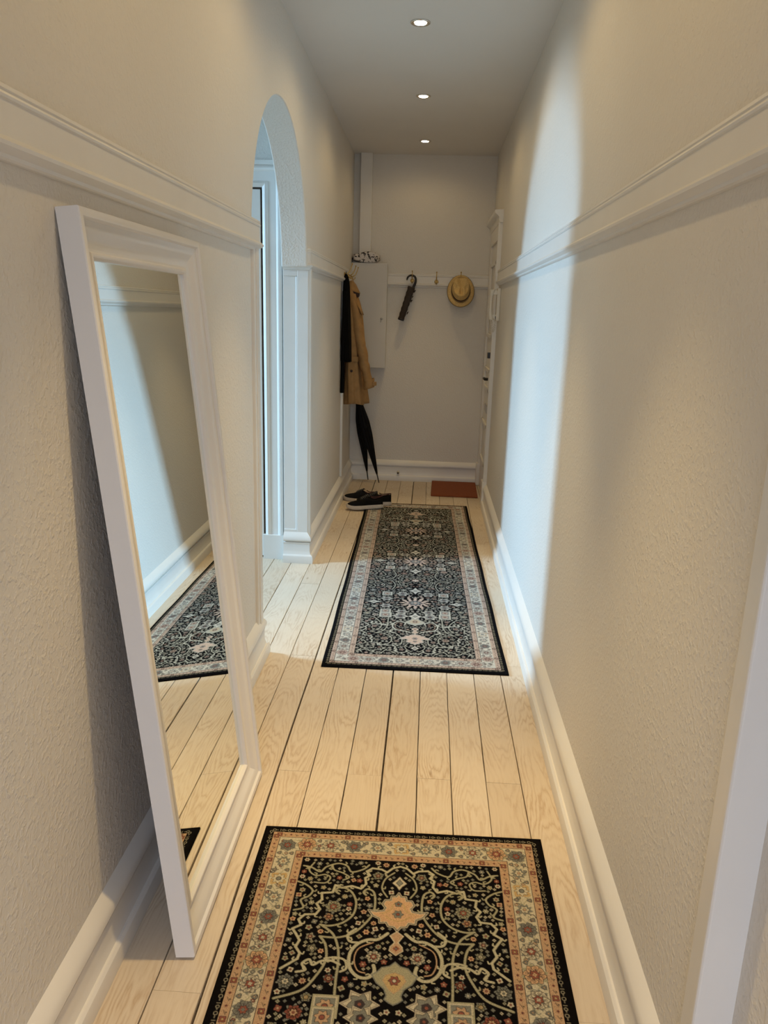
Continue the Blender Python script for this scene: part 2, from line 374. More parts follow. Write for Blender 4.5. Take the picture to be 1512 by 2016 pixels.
# floor boards: individual boards with dark open joints between them, one structure
def floor_boards():
    gaps = [-.666, -.558, -.445, -.333, -.214, -.098, .016, .127, .241, .355, .468, .582, .70]
    while gaps[0] > -4.15: gaps.insert(0, gaps[0]-0.1145)
    rnd = random.Random(5)
    joints_a = [-1.26, 0.49, 2.227, 4.02, 5.80]; joints_b = [-0.38, 1.36, 3.10, 4.93]
    V = []; F = []; A = []
    bid = 0
    for i in range(len(gaps)-1):
        x0, x1 = gaps[i], gaps[i+1]
        k = i - gaps.index(-.445)
        js = joints_a if k % 2 == 0 else joints_b
        ys = [YB-0.2] + js + [YF+0.15]
        g0 = 0.0014 + (0.0016 if k in (0, 3) else 0) * 1.0; g1 = 0.0014 + (0.0016 if k+1 in (0, 3) else 0)
        for a, b in zip(ys[:-1], ys[1:]):
            bid += 1; idn = float(rnd.randint(1, 400)) + rnd.random()
            dz = rnd.uniform(-0.0005, 0.0004)
            n = max(2, int((b-a)/0.12)); wob0 = [rnd.uniform(-.0006, .0006) for _ in range(n+1)]
            s = len(V); xm = (x0+x1)/2
            for j in range(n+1):
                y = a+0.0005 + (b-a-0.001)*j/n
                xa, xb = x0+g0+wob0[j], x1-g1+wob0[(j*7) % (n+1)]
                bw = 0.0012
                for xx, zz in ((xa, -0.02), (xa, dz-bw), (xa+bw, dz), (xb-bw, dz), (xb, dz-bw), (xb, -0.02)):
                    V.append((xx, y, zz)); A += [xx-xm, y, idn]
            for j in range(n):
                for q in range(5):
                    F.append((s+j*6+q, s+j*6+q+1, s+(j+1)*6+q+1, s+(j+1)*6+q))
            F.append(tuple(s+q for q in range(5, -1, -1))); F.append(tuple(s+n*6+q for q in range(6)))
    o = link('floor', V, F, FLOOR)
    at = o.data.attributes.new('board', 'FLOAT_VECTOR', 'POINT'); at.data.foreach_set('vector', A)
    bm = bmesh.new(); bm.from_mesh(o.data); bmesh.ops.recalc_face_normals(bm, faces=bm.faces); bm.to_mesh(o.data); bm.free()
    struct(o)
    struct(MB().box(-4.2, 0.8, YB-0.2, YF+0.15, -0.08, -0.012).build('floor_underlay', GAP))
floor_boards()

# ------------------------------------------------------------------ baseboards and picture rails
BASE = [(0, 0), (.038, 0), (.0390, .012), (.038, .038), (.036, .045), (.0305, .0505), (.0295, .0512), (.0245, .0516), (.0225, .058), (.020, .067), (.0185, .074), (.018, .116),
        (.0200, .119), (.0205, .125), (.0120, .1265), (.0115, .1315), (.0240, .1335), (.027, .141), (.0265, .150), (.022, .160), (.013, .171), (.005, .180), (0, .185)]
RAIL = [(0, 1.688), (.010, 1.688), (.014, 1.691), (.015, 1.697), (.024, 1.701), (.029, 1.706), (.030, 1.712), (.024, 1.718), (.019, 1.722), (.018, 1.727),
        (.017, 1.776), (.020, 1.778), (.0215, 1.782), (.0200, 1.786), (.0175, 1.787), (.0175, 1.789), (.0195, 1.791), (.0185, 1.797), (.010, 1.802), (0, 1.804)]
def base(name, path, side): return struct(MB().sweep(path, BASE, side).build(name, PAINT, angle=24))
def rail(name, path, side): return struct(MB().sweep(path, RAIL, side).build(name, PAINT, angle=26))
base('baseboard_left', [(XL, YB), (XL, 3.08), (XLB, 3.08)], -1)
base('baseboard_left', [(XLB, 4.40), (XL, 4.40), (XL, YF), (XR-0.02, YF)], -1)
base('baseboard_right', [(XR, 1.10), (XR, 5.97)], 1)
rail('trim_1', [(XL, YB), (XL, 3.08), (XLB, 3.08)], -1)
rail('trim_2', [(XLB, 4.40), (XL, 4.40), (XL, YF), (XR-0.02, YF)], -1)
rail('trim_3', [(XR, 1.10), (XR, 5.93)], 1)
# wooden lining of the arch's jambs, with a recessed panel and a corner board on the corridor face
def jambs():
    # near side: lining face looks towards +y at 3.08; far side: face looks towards -y at 4.40
    for name, yw, yf, s in (('trim_4', 3.00, 3.08, 1), ('trim_5', 4.46, 4.40, -1)):
        m = MB()
        a, b = sorted((yw, yf - s*0.010)); m.box(XLB-0.001, XL+0.001, a, b, 0.001, 1.70)
        a, b = sorted((yf - s*0.012, yf)); m.box(XL-0.060, XL+0.002, a, b, 0.002, 1.699)
        a, b = sorted((yf - s*0.013, yf - s*0.0005)); m.box(XLB, XL-.03, a, b, 1.655, 1.698)
        a, b = sorted((yf - s*0.014, yf - s*0.0007)); m.box(XLB+0.0005, XL-.03, a, b, 0.003, 0.2)
        a, b = sorted((yf - s*0.070, yf - s*0.002)); m.box(XL-0.004, XL+0.013, a, b, 0.1, 1.697)
        a, b = sorted((yf - s*0.045, yf - s*0.003)); m.box(XL-0.003, XL+0.018, a, b, 0.101, 1.696)
        m.tube([(XL-0.064, yf - s*0.007, 0.2), (XL-0.064, yf - s*0.007, 1.652)], 0.005, 8)
        struct(m.build(name, PAINT, bevel=.002))
jambs()
# door and its architrave in the side room, seen through the arch
def side_door():
    y = 4.46
    t = bpy.data.objects.new('door_1', None); COL.objects.link(t); struct(t)
    xo, xi, xc = -0.842, -0.952, -1.80
    prof = [(0.0, 0.0), (0.0, .026), (.010, .030), (.020, .028), (.026, .022), (.032, .016), (.078, .015), (.084, .020), (.092, .022), (.098, .014), (.110, .008), (.110, 0)]
    m = MB()
    rings = []
    zt = 2.225
    for px, pz in ((xo, 0.146), (xo, zt), (xc, zt)):
        ring = []
        for u, d in prof:
            if pz < 1: ring.append((xo-u, y-d, pz))
            elif px == xo: ring.append((xo-u, y-d, zt-u))
            else: ring.append((xc, y-d, zt-u))
        rings.append(ring)
    m.loft(rings)
    m.box(xi-0.01, xo+0.006, y-0.034, y, 0, 0.150)
    m.box(xc, xo+0.012, y-0.040, y, zt, zt+0.022)
    m.build('door_casing', PAINT, t, angle=35)
    # slab a little ajar of its rebate: a dark sheet paints the shade of the gap round it
    m = MB(); m.box(xi-0.80, xi-0.010, y-0.012, y+0.03, 0.012, zt-0.121)
    slab = m.build('door_slab', PAINT, t, bevel=.003)
    p = MB()
    for z0, z1 in ((0.15, 0.95), (1.10, 2.0)):
        p.box(xi-0.66, xi-0.14, y-0.018, y-0.01, z0, z1)
    p.build('door_panel', PAINT, slab, bevel=.004)
    MB().box(xi-0.9, xi+0.002, y-0.002, y+0.002, 0, zt-0.11).build('door_gap_shade', GAP, t)
side_door()
# entrance door in the right wall at the far end
def entrance_door():
    t = bpy.data.objects.new('door_2', None); COL.objects.link(t); struct(t)
    m = MB()
    m.box(XR-0.022, XR+0.055, 5.975, 6.09, 0.001, 2.12); m.box(XR-0.022, XR+0.055, 6.76, 6.856, 0.001, 2.12)
    m.box(XR-0.030, XR+0.053, 5.972, 6.005, 0.002, 2.138)
    m.box(XR-0.0215, XR+0.054, 5.977, 6.855, 2.02, 2.136)
    m.box(XR-0.036, XR+0.052, 5.969, 6.092, 0.003, 0.20); m.box(XR-0.036, XR+0.052, 6.757, 6.854, 0.003, 0.20)
    m.build('door_casing', PAINT, t, bevel=.004)
    c = MB(); c.sweep([(XR, 5.955), (XR, 6.858)], [(0, 2.13), (.024, 2.13), (.030, 2.145), (.030, 2.165), (.040, 2.178), (.058, 2.190), (.062, 2.200), (.062, 2.215), (0, 2.218)], 1)
    c.build('door_cornice', PAINT, t, angle=40)
    s = MB().box(XR-0.006, XR+0.03, 6.09, 6.76, 0.01, 2.02).build('door_slab', PAINT, t, bevel=.002)
    m = MB()
    for z0, z1 in ((0.28, 0.62), (0.88, 1.06), (1.30, 1.88)):
        y0, y1 = 6.17, 6.68; x = XR-0.006
        for a in ((y0, y1, z0, z0+.03), (y0, y1, z1-.03, z1), (y0, y0+.03, z0, z1), (y1-.03, y1, z0, z1)):
            m.box(x-0.016, x, a[0], a[1], a[2], a[3])
    m.build('door_moulding', PAINT, s, bevel=.004)
    l = MB().box(XR-0.042, XR-0.006, 6.125, 6.165, 1.150, 1.195).build('door_lock', BLACKPLASTIC, s, bevel=.004)
    h = MB(); h.tube([(XR-0.006, 6.20, 0.985), (XR-0.045, 6.20, 0.985)], .012, 12); h.tube([(XR-0.045, 6.19, 0.985), (XR-0.047, 6.31, 0.983)], .011, 12)
    h.build('door_handle', BLACKPLASTIC, s, smooth=True)
    MB().box(XR-0.012, XR-0.004, 6.30, 6.55, 0.70, 0.76).build('letter_slot', STEEL, s, bevel=.003)
entrance_door()
# corner board of the near right opening, and the far trims
m = MB(); m.box(XR-0.006, 0.552, 1.055, 1.105, 0, HC)
struct(m.build('trim_6', PAINT, bevel=.005, segs=3))
m = MB(); m.box(-0.632, -0.535, YF-0.055, YF, 1.80, HC)
struct(m.build('trim_7', PAINT, bevel=.003))
m = MB(); m.box(XL, XL+0.018, 6.06, 6.13, 0.18, 1.69)
struct(m.build('trim_8', PAINT, bevel=.003))

# ------------------------------------------------------------------ recessed ceiling spots
def make_spot():
    t = thing('ceiling_spotlight', (-0.105, SPOT_Y[0], HC), '', 'ceiling light')
    MB().lathe([(.030, -.001), (.031, -.005), (.040, -.006), (.0445, -.004), (.045, 0.0)], 40).build('trim_ring', CHROME, t, smooth=True)
    MB().lathe([(.002, -.008), (.016, -.0075), (.026, -.005), (.029, -.001)], 32).build('bulb', BULB, t, smooth=True)
    return t
labels = ['lit recessed spotlight in the ceiling nearest the far wall', 'lit recessed spotlight in the middle of the three along the ceiling',
          'lit recessed spotlight nearest the viewer, at the top of the picture', 'lit recessed ceiling spotlight above the gap between the two rugs',
          'lit recessed ceiling spotlight above the leaning mirror', 'lit recessed ceiling spotlight overhead, nearest the added back window']
sp0 = make_spot()
for i, y in enumerate(SPOT_Y):
    s = sp0 if i == 0 else dup(sp0, (-0.105, y, HC))
    s['label'] = labels[i]; s['group'] = 'recessed spotlights in a row along the ceiling'
    d = bpy.data.lights.new('spot_beam', 'SPOT'); d.energy = SPOT_POWER[i]*1.0; d.color = SPOT_COLOR; d.spot_size = math.radians(54); d.spot_blend = 0.75; d.shadow_soft_size = 0.022
    o = bpy.data.objects.new('spot_beam', d); COL.objects.link(o); o.parent = s; o.location = (0, 0, -0.02)
    d = bpy.data.lights.new('spot_spill', 'SPOT'); d.energy = SPOT_FILL[i]; d.color = SPOT_COLOR; d.spot_size = math.radians(165); d.spot_blend = 0.5; d.shadow_soft_size = 0.022
    o = bpy.data.objects.new('spot_spill', d); COL.objects.link(o); o.parent = s; o.location = (0, 0, -0.022)

# ------------------------------------------------------------------ leaning mirror
def mirror():
    W, H, D = 0.745, 1.645, 0.045
    tilt = math.asin(0.157/H)
    # local frame: u along +y, w up the frame, n out of the front
    t = thing('leaning_mirror', (-0.5318, 1.447, 0.004), 'tall white-framed mirror leaning on the left wall', 'mirror')
    ct, st = math.cos(tilt), math.sin(tilt)
    def P(u, w, n): return (-w*st + n*ct, u, w*ct + n*st)
    # profile across the frame: (distance from outer edge, height above back)
    prof = [(0, 0), (0, D-.003), (.0015, D-.0005), (.004, D), (.013, D), (.016, D-.001), (.0185, D-.0045), (.020, D-.0075), (.024, D-.0085), (.030, D-.010), (.040, D-.0155),
            (.050, D-.0215), (.060, D-.0250), (.068, D-.0262), (.073, D-.0250), (.076, D-.0225), (.080, D-.0215), (.083, D-.0225), (.0875, D-.0290), (.0875, 0.004), (.07, 0.0)]
    corners = [(0, 0, 1, 1), (W, 0, -1, 1), (W, H, -1, -1), (0, H, 1, -1)]
    rings = []
    for cu, cw, su, sw in corners + [corners[0]]:
        rings.append([P(cu+su*d, cw+sw*d, h) for d, h in prof])
    fr = MB(); fr.loft(rings, False, False); fr.build('frame', FRAME, t, angle=22)
    d = .0845; z = D-.034
    MB().add([P(d, d, z), P(W-d, d, z), P(W-d, H-d, z), P(d, H-d, z), P(d, d, z-.004), P(W-d, d, z-.004), P(W-d, H-d, z-.004), P(d, H-d, z-.004)],
             [(0,1,2,3),(7,6,5,4),(0,4,5,1),(1,5,6,2),(2,6,7,3),(3,7,4,0)]).build('mirror_glass', MIRROR, t)
    d = .03; z = .006
    MB().add([P(d, d, z), P(W-d, d, z), P(W-d, H-d, z), P(d, H-d, z), P(d, d, 0), P(W-d, d, 0), P(W-d, H-d, 0), P(d, H-d, 0)],
             [(0,1,2,3),(7,6,5,4),(0,4,5,1),(1,5,6,2),(2,6,7,3),(3,7,4,0)]).build('backing_board', BACKBOARD, t)
mirror()

# ------------------------------------------------------------------ rugs: woven pattern drawn as colours of the pile
PAL = dict(black=(.014, .012, .012), cream=(.56, .50, .36), sage=(.33, .31, .205), tan=(.47, .305, .185), rust=(.30, .105, .070), gold=(.46, .315, .155),
           grey=(.21, .22, .195), dark=(.045, .035, .03), pink=(.50, .285, .195), ink=(.06, .05, .055))
class Weave:
    def __init__(s, W, L, cell):
        s.W, s.L, s.c = W, L, cell
        s.nx, s.ny = int(W/cell), int(L/cell)
        s.im = np.zeros((s.ny, s.nx, 3), dtype=np.float32); s.im[:] = PAL['black']
        s.xs = (np.arange(s.nx)+.5)*cell; s.ys = (np.arange(s.ny)+.5)*cell
        s.occ = np.zeros((s.ny, s.nx), bool)
    def win(s, x0, x1, y0, y1):
        a = max(0, int(x0/s.c)); b = min(s.nx, int(x1/s.c)+2); c = max(0, int(y0/s.c)); d = min(s.ny, int(y1/s.c)+2)
        if a >= b or c >= d: return None
        X, Y = np.meshgrid(s.xs[a:b], s.ys[c:d]); return (slice(c, d), slice(a, b)), X, Y
    def put(s, sl, mask, col, occ=True):
        al = np.clip(mask, 0, 1)[..., None]
        s.im[sl] = s.im[sl]*(1-al) + np.array(PAL[col] if isinstance(col, str) else col, np.float32)*al
        if occ: s.occ[sl] |= mask > 0.3
    def rect(s, x0, x1, y0, y1, col):
        w = s.win(x0, x1-s.c, y0, y1-s.c)
        if w: s.put(w[0], ((w[1] >= x0) & (w[1] <= x1) & (w[2] >= y0) & (w[2] <= y1)).astype(np.float32), col, False)
    def seg(s, p, q, w, col, occ=True):
        g = s.win(min(p[0], q[0])-w*2, max(p[0], q[0])+w*2, min(p[1], q[1])-w*2, max(p[1], q[1])+w*2)
        if not g: return
        sl, X, Y = g; dx, dy = q[0]-p[0], q[1]-p[1]; L2 = dx*dx+dy*dy+1e-12
        t = np.clip(((X-p[0])*dx+(Y-p[1])*dy)/L2, 0, 1); d = np.hypot(X-p[0]-t*dx, Y-p[1]-t*dy)
        s.put(sl, np.clip((w/2-d)/s.c+.5, 0, 1), col, occ)
    def line(s, pts, w, col, curve=True, occ=True):
        if curve and len(pts) > 2: pts = smooth(pts)
        for a, b in zip(pts[:-1], pts[1:]): s.seg(a, b, w, col, occ)
    def poly(s, pts, col, outline=None, ow=.002):
        xs = [p[0] for p in pts]; ys = [p[1] for p in pts]
        g = s.win(min(xs), max(xs), min(ys), max(ys))
        if g:
            sl, X, Y = g; ins = np.zeros(X.shape, bool); n = len(pts)
            for i in range(n):
                (x1, y1), (x2, y2) = pts[i], pts[(i+1) % n]
                if y1 == y2: continue
                c = ((y1 > Y) != (y2 > Y)) & (X < (x2-x1)*(Y-y1)/(y2-y1)+x1); ins ^= c
            s.put(sl, ins.astype(np.float32), col)
        if outline: s.line(list(pts)+[pts[0]], ow, outline, False)
    def flower(s, x, y, r, petals, cp, cc, rot=0., cl=None, sq=1.0):
        R_ = r*1.15; g = s.win(x-R_, x+R_, y-R_, y+R_)
        if not g: return
        sl, X, Y = g; d = np.hypot(X-x, (Y-y)/sq); a = np.arctan2((Y-y)/sq, X-x)+rot
        e = r*(.84+.15*np.cos(petals*a)+.04*np.cos(2*petals*a+1.3))
        if cl: s.put(sl, np.clip((e+.0016-d)/s.c+.5, 0, 1), cl)
        s.put(sl, np.clip((e-d)/s.c+.5, 0, 1), cp)
        s.put(sl, np.clip((r*.42-d)/s.c+.5, 0, 1), cl or 'dark'); s.put(sl, np.clip((r*.30-d)/s.c+.5, 0, 1), cc)
    def bloom(s, x, y, r, n, c1, c2, line='ink', ro=0.):
        s.flower(x, y, r*1.12, n, 'grey' if n % 2 else 'sage', c1, ro)
        for k in range(n):
            a = 2*PI*k/n+ro; px_, py_ = x+r*.62*math.cos(a), y+r*.62*math.sin(a)
            s.flower(px_, py_, r*.33, 3, c1, c1, a, line)
            s.seg((x+r*.35*math.cos(a), y+r*.35*math.sin(a)), (px_, py_), .0016, line)
        s.flower(x, y, r*.44, 6, c2, line, ro, line); s.flower(x, y, r*.20, 4, c1, c1, ro)
    def ring(s, x, y, r, w, col):
        g = s.win(x-r-w, x+r+w, y-r-w, y+r+w)
        if g: sl, X, Y = g; s.put(sl, np.clip((w/2-np.abs(np.hypot(X-x, Y-y)-r))/s.c+.5, 0, 1), col)
def smooth(pts, n=7):
    out = []; P = [pts[0]]+list(pts)+[pts[-1]]
    for i in range(1, len(P)-2):
        p0, p1, p2, p3 = [np.array(P[i+k]) for k in (-1, 0, 1, 2)]
        for k in range(n):
            t = k/n; out.append(tuple(.5*((2*p1)+(-p0+p2)*t+(2*p0-5*p1+4*p2-p3)*t*t+(-p0+3*p1-3*p2+p3)*t**3)))
    out.append(tuple(pts[-1])); return out

def make_weave(W, L, cell, centres, kind):
    PAL.update(dict(black=(.0045, .0038, .0038), cream=(.47, .42, .30), sage=(.30, .28, .18), tan=(.41, .270, .160), rust=(.22, .075, .050), gold=(.43, .30, .14),
           grey=(.175, .175, .145), dark=(.045, .035, .03), pink=(.50, .315, .175), ink=(.045, .035, .035)) if kind == 'rug' else
        dict(black=(.0045, .0045, .0055), cream=(.50, .485, .43), sage=(.36, .36, .31), tan=(.42, .33, .27), rust=(.20, .12, .10), gold=(.42, .36, .27),  # runner: same pile colours, paled and greyed to paint the daylight on it
           grey=(.22, .225, .215), dark=(.05, .045, .045), pink=(.48, .37, .315), ink=(.06, .055, .06)))
    s = Weave(W, L, cell); rnd = random.Random(11); c = W/2
    # borders
    bands = [(.030, 'tan'), (.0505, 'ink'), (.0525, 'cream'), (.105, 'ink'), (.1075, 'tan'), (.1295, 'ink'), (.131, 'black')]
    for d, col in bands: s.rect(d, W-d, d, L-d, col)
    # black edge: pale running scroll
    def along(fn, off, step, jitter=0):
        for side in range(4):
            ln = (W if side < 2 else L) - 2*off; n = max(1, round(ln/step)); st = ln/n
            for i in range(n):
                q = off + (i+.5)*st
                yield fn, side, q, i
    def pos(side, q, off): return {0: (q, off), 1: (q, L-off), 2: (off, q), 3: (W-off, q)}[side]
    def tang(side): return (1, 0) if side < 2 else (0, 1)
    sc = (.34, .30, .21)
    for _, side, q, i in along(None, .0225, .0215):
        x, y = pos(side, q, .0225); tx, ty = tang(side)
        if i % 2 == 0:
            s.ring(x-tx*.003, y-ty*.003, .0042, .0013, sc); s.seg((x+tx*.003, y+ty*.003), (x+tx*.008, y+ty*.008), .0013, sc)
        else:
            s.seg((x-tx*.007-ty*.004, y-ty*.007-tx*.004), (x-tx*.007+ty*.004, y-ty*.007+tx*.004), .0013, sc)
            s.ring(x+tx*.002, y+ty*.002, .0036, .0013, sc); s.seg((x+tx*.008, y+ty*.008), (x+tx*.009, y+ty*.009), .002, sc)
    # tan guard bands: small buds and ticks
    for off in (.0405, .1185):
        for _, side, q, i in along(None, off, .0165):
            x, y = pos(side, q, off); tx, ty = tang(side)
            if side < 2 and not (off < q < W-off): continue
            if i % 6 == 0: s.flower(x, y, .0085, 4, 'rust', 'gold', .78, 'ink')
            elif i % 2 == 0: s.flower(x, y, .0040, 4, 'rust', 'ink')
            else:
                s.seg((x-tx*.005-ty*.003, y-ty*.005-tx*.003), (x+tx*.005+ty*.003, y+ty*.005+tx*.003), .0013, 'ink'); s.flower(x+ty*.004, y+tx*.004, .0022, 3, 'dark', 'dark')
    # main cream border: vine and large blossoms
    off = .079
    for side in range(4):
        ln = (W if side < 2 else L)
        pts = []
        n = int(ln/.012)
        for i in range(n+1):
            q = ln*i/n; x, y = pos(side, q, off + .016*math.sin(q*2*PI/.132)); pts.append((x, y))
        pts = [p for p in pts if .056 < p[0] < W-.056 and .056 < p[1] < L-.056]
        s.line(pts, .0022, 'sage', False)
    for side in range(4):
        ln = W if side < 2 else L; n = int(ln/.0125)
        for i in range(n):
            q = (i+.5)*ln/n; o_ = off + rnd.uniform(-.021, .021); x, y = pos(side, q, o_)
            if not (.058 < x < W-.058 and .058 < y < L-.058): continue
            a = rnd.uniform(0, 2*PI); p = [(x+.006*math.cos(a+k*.9)*(k+1)*.5, y+.006*math.sin(a+k*.9)*(k+1)*.5) for k in range(4)]
            s.line(p, .0016, rnd.choice(('grey', 'sage', 'dark')))
            if i % 2: s.flower(x, y, .0048, 4, rnd.choice(('grey', 'tan', 'rust')), 'cream', a, 'ink')
    seqs = [('gold', 'grey'), ('grey', 'pink'), ('grey', 'rust'), ('dark', 'rust'), ('rust', 'pink'), ('dark', 'rust'), ('grey', 'rust'), ('grey', 'pink')]
    for side in range(4):
        ln = W if side < 2 else L; half = ln/2; st = .0665; n = int((half-.075)/st)
        for i in range(-n, n+1):
            q = half + i*st; k = abs(i) % 8; x, y = pos(side, q, off)
            if side >= 2 and (y < .075 or y > L-.075): continue
            a, b = seqs[k]
            if k == 0:
                s.flower(x, y, .027, 4, 'gold', 'grey', .78); s.flower(x, y, .018, 8, 'cream', 'grey', 0, 'dark')
            elif k in (1, 7):
                s.flower(x, y, .021, 9, 'grey', 'cream', rnd.random()); s.flower(x, y, .012, 6, 'cream', 'tan', 0, 'ink')
            elif k in (3, 5): s.bloom(x, y, .0255, 9, 'cream', 'rust', 'ink', rnd.random())
            elif k == 4: s.bloom(x, y, .0285, 8, 'pink', 'rust', 'ink', .2)
            else: s.bloom(x, y, .0235, 7, 'grey', 'rust', 'ink', rnd.random())
            for e in (-1, 1):
                tx, ty = tang(side); u = q + st/2
                xx, yy = pos(side, u, off + e*.017)
                if .06 < xx < W-.06 and .06 < yy < L-.06: s.flower(xx, yy, .0060, 3, 'grey', 'tan', e, 'ink')
                xx, yy = pos(side, u-.012*e, off - e*.006)
                if .06 < xx < W-.06 and .06 < yy < L-.06: s.seg((xx, yy), (xx+.009*(tx+ty*e), yy+.009*(ty+tx*e)), .0018, 'grey')
    # field, mirrored about the long axis and both ends
    fl = .134
    vine, cloud = 'sage', ((.40, .37, .25) if kind == 'rug' else (.42, .42, .37))  # runner's bands greyed too, for its painted daylight
    def both(fn):
        for ex in (-1, 1): fn(lambda d: c+ex*d)
    def ends(v): return [v, L-v]
    def lineM(pts, w, col, v0=0., flip=1, curve=True):
        w = w*(1.25 if kind == 'rug' else 1.05)
        if col in (vine, cloud) and len(pts) > 3:
            P = smooth(pts, 3)
            for i in range(2, len(P)-2, 4):                       # little leaves and hooks growing from the vines
                (x0, y0), (x1, y1) = P[i], P[i+1]; l = math.hypot(x1-x0, y1-y0)+1e-6; nx_, ny_ = -(y1-y0)/l, (x1-x0)/l; e = 1 if (i//4) % 2 else -1
                q = [(x0, y0), (x0+e*nx_*.007+(x1-x0)/l*.003, y0+e*ny_*.007+(y1-y0)/l*.003), (x0+e*nx_*.010-(x1-x0)/l*.003, y0+e*ny_*.010-(y1-y0)/l*.003)]
                for ex in (-1, 1): s.line([(c+ex*d, v0+flip*v) for d, v in q], .0028, col)
        for ex in (-1, 1): s.line([(c+ex*d, v0+flip*v) for d, v in pts], w, col, curve)
    def polyM(pts, col, outl, ow, v0=0., flip=1):
        full = [(c+d, v0+flip*v) for d, v in pts] + [(c-d, v0+flip*v) for d, v in reversed(pts)]
        s.poly(full, col, outl, ow)
    zig = [(0,.150),(.02,.158),(.035,.175),(.05,.165),(.075,.162),(.09,.175),(.08,.190),(.092,.200),(.088,.222),(.10,.240),(.125,.232),(.15,.24),(.168,.232),(.172,.258),(.200,.262),(.196,.285),(.208,.30),
           (.197,.318),(.205,.335),(.232,.338),(.245,.355),(.236,.372),(.255,.385),(.243,.402),(.232,.42),(.238,.44),(.225,.458),(.228,.475),(.245,.49),(.262,.505)]
    def end_group(v0, flip, full):
        lineM(zig, .0050, cloud, v0, flip, False)
        lineM([(.262,.165),(.24,.17),(.215,.185),(.20,.165),(.17,.150),(.145,.158),(.13,.18),(.10,.168),(.085,.150)], .0038, vine, v0, flip)
        lineM([(.268,.225),(.245,.235),(.225,.255),(.232,.275),(.25,.29),(.24,.315),(.262,.325)], .0038, vine, v0, flip)
        lineM([(.235,.15),(.245,.18),(.225,.20),(.20,.195),(.185,.205),(.195,.225),(.225,.225)], .0032, vine, v0, flip)
        lineM([(.185,.155),(.178,.175),(.155,.185),(.135,.20),(.15,.212)], .0032, vine, v0, flip)
        lineM([(.155,.262),(.165,.252),(.158,.240),(.138,.242),(.120,.258),(.108,.290),(.112,.330),(.135,.358),(.165,.370),(.190,.368)], .0042, vine, v0, flip)
        lineM([(.085,.262),(.092,.252),(.082,.240),(.066,.250),(.060,.280),(.062,.320),(.078,.355),(.105,.388),(.140,.405),(.185,.405)], .0042, vine, v0, flip)
        lineM([(.185,.370),(.155,.395),(.138,.435),(.132,.48),(.132,.53),(.128,.60)], .0045, vine, v0, flip)
        lineM([(.185,.405),(.168,.430),(.162,.475),(.178,.52),(.205,.56),(.262,.585)], .0045, vine, v0, flip)
        lineM([(.015,.175),(.038,.200),(.045,.235),(.030,.265)], .0032, vine, v0, flip)
        lineM([(.022,.385),(.045,.405),(.070,.408),(.095,.425),(.108,.455),(.104,.492),(.085,.515),(.062,.518),(.047,.502),(.050,.482)], .0062, cloud, v0, flip)
        lineM([(.055,.415),(.088,.435),(.096,.468),(.086,.498),(.068,.505)], .0022, 'tan', v0, flip)
        lineM([(.10,.375),(.118,.395),(.112,.415),(.092,.418)], .0045, cloud, v0, flip)
        lineM([(.128,.485),(.150,.475),(.172,.478),(.19,.490),(.20,.475),(.215,.488),(.205,.505),(.225,.512)], .0045, cloud, v0, flip)
        lineM([(.165,.47),(.14,.465),(.118,.472),(.112,.495),(.125,.505)], .0040, cloud, v0, flip)
        # top diamond, medallion, pendant
        polyM([(0,.188),(.008,.200),(.020,.214),(.008,.226),(0,.240)], 'cream', 'dark', .0018, v0, flip); polyM([(0,.200),(.009,.213),(0,.224)], 'grey', 'ink', .0015, v0, flip)
        med = [(0,.250),(.006,.262),(.018,.262),(.020,.275),(.034,.276),(.040,.290),(.032,.302),(.036,.312),(.055,.316),(.074,.312),(.062,.330),(.046,.338),(.044,.352),(.028,.350),(.022,.362),(.008,.364),(0,.376)]
        polyM(med, 'pink', 'cream', .0060, v0, flip); 
        for ex in (-1, 1): s.line([(c+ex*d, v0+flip*v) for d, v in med], .0020, 'ink', False)
        lineM([(0,.285),(.014,.292),(.02,.31),(.04,.322)], .0028, 'gold', v0, flip); lineM([(0,.345),(.016,.34),(.03,.33)], .0028, 'gold', v0, flip)
        s.flower(c, v0+flip*.288, .009, 5, 'grey', 'rust', .3, 'ink'); s.flower(c, v0+flip*.322, .013, 6, 'grey', 'rust', 0, 'ink')
        polyM([(0,.378),(.016,.392),(.008,.405),(.004,.412),(.014,.425),(.016,.437),(0,.450)], 'tan', 'cream', .0025, v0, flip); s.flower(c, v0+flip*.43, .008, 4, 'rust', 'grey')
        if full:
            pal = [(0,.470),(.012,.482),(.030,.487),(.040,.500),(.052,.508),(.040,.530),(.022,.545),(.016,.562),(.020,.572),(.010,.580),(0,.585)]
            polyM(pal, 'sage', 'grey', .003, v0, flip); polyM([(0,.500),(.020,.508),(.026,.522),(.012,.545),(0,.556)], 'gold', 'tan', .002, v0, flip); s.flower(c, v0+flip*.522, .013, 6, 'rust', 'cream', 0, 'ink')
            for ex in (-1, 1):
                star(c+ex*.073, v0+flip*.588, .043); square(c+ex*.148, v0+flip*.598, .030)
    def star(x, y, r):
        pts = []
        for k in range(12):
            a = k*PI/6; rr = r*(1.0 if k % 2 == 0 else .62); pts.append((x+rr*math.cos(a), y+rr*.9*math.sin(a)))
        s.poly(pts, 'cream', 'ink', .0045); s.line(pts+[pts[0]], .0022, 'cream', False)
        s.flower(x, y, r*.62, 6, 'grey', 'cream', .2, 'dark'); s.flower(x, y, r*.30, 5, 'ink', 'rust')
    def square(x, y, r):
        s.poly([(x-r, y-r), (x+r, y-r), (x+r, y+r), (x-r, y+r)], 'sage'); s.poly([(x-r*.8, y-r*.8), (x+r*.8, y-r*.8), (x+r*.8, y+r*.8), (x-r*.8, y+r*.8)], 'grey', 'cream', .003)
        s.flower(x, y, r*.62, 7, 'tan', 'rust', .2, 'ink')
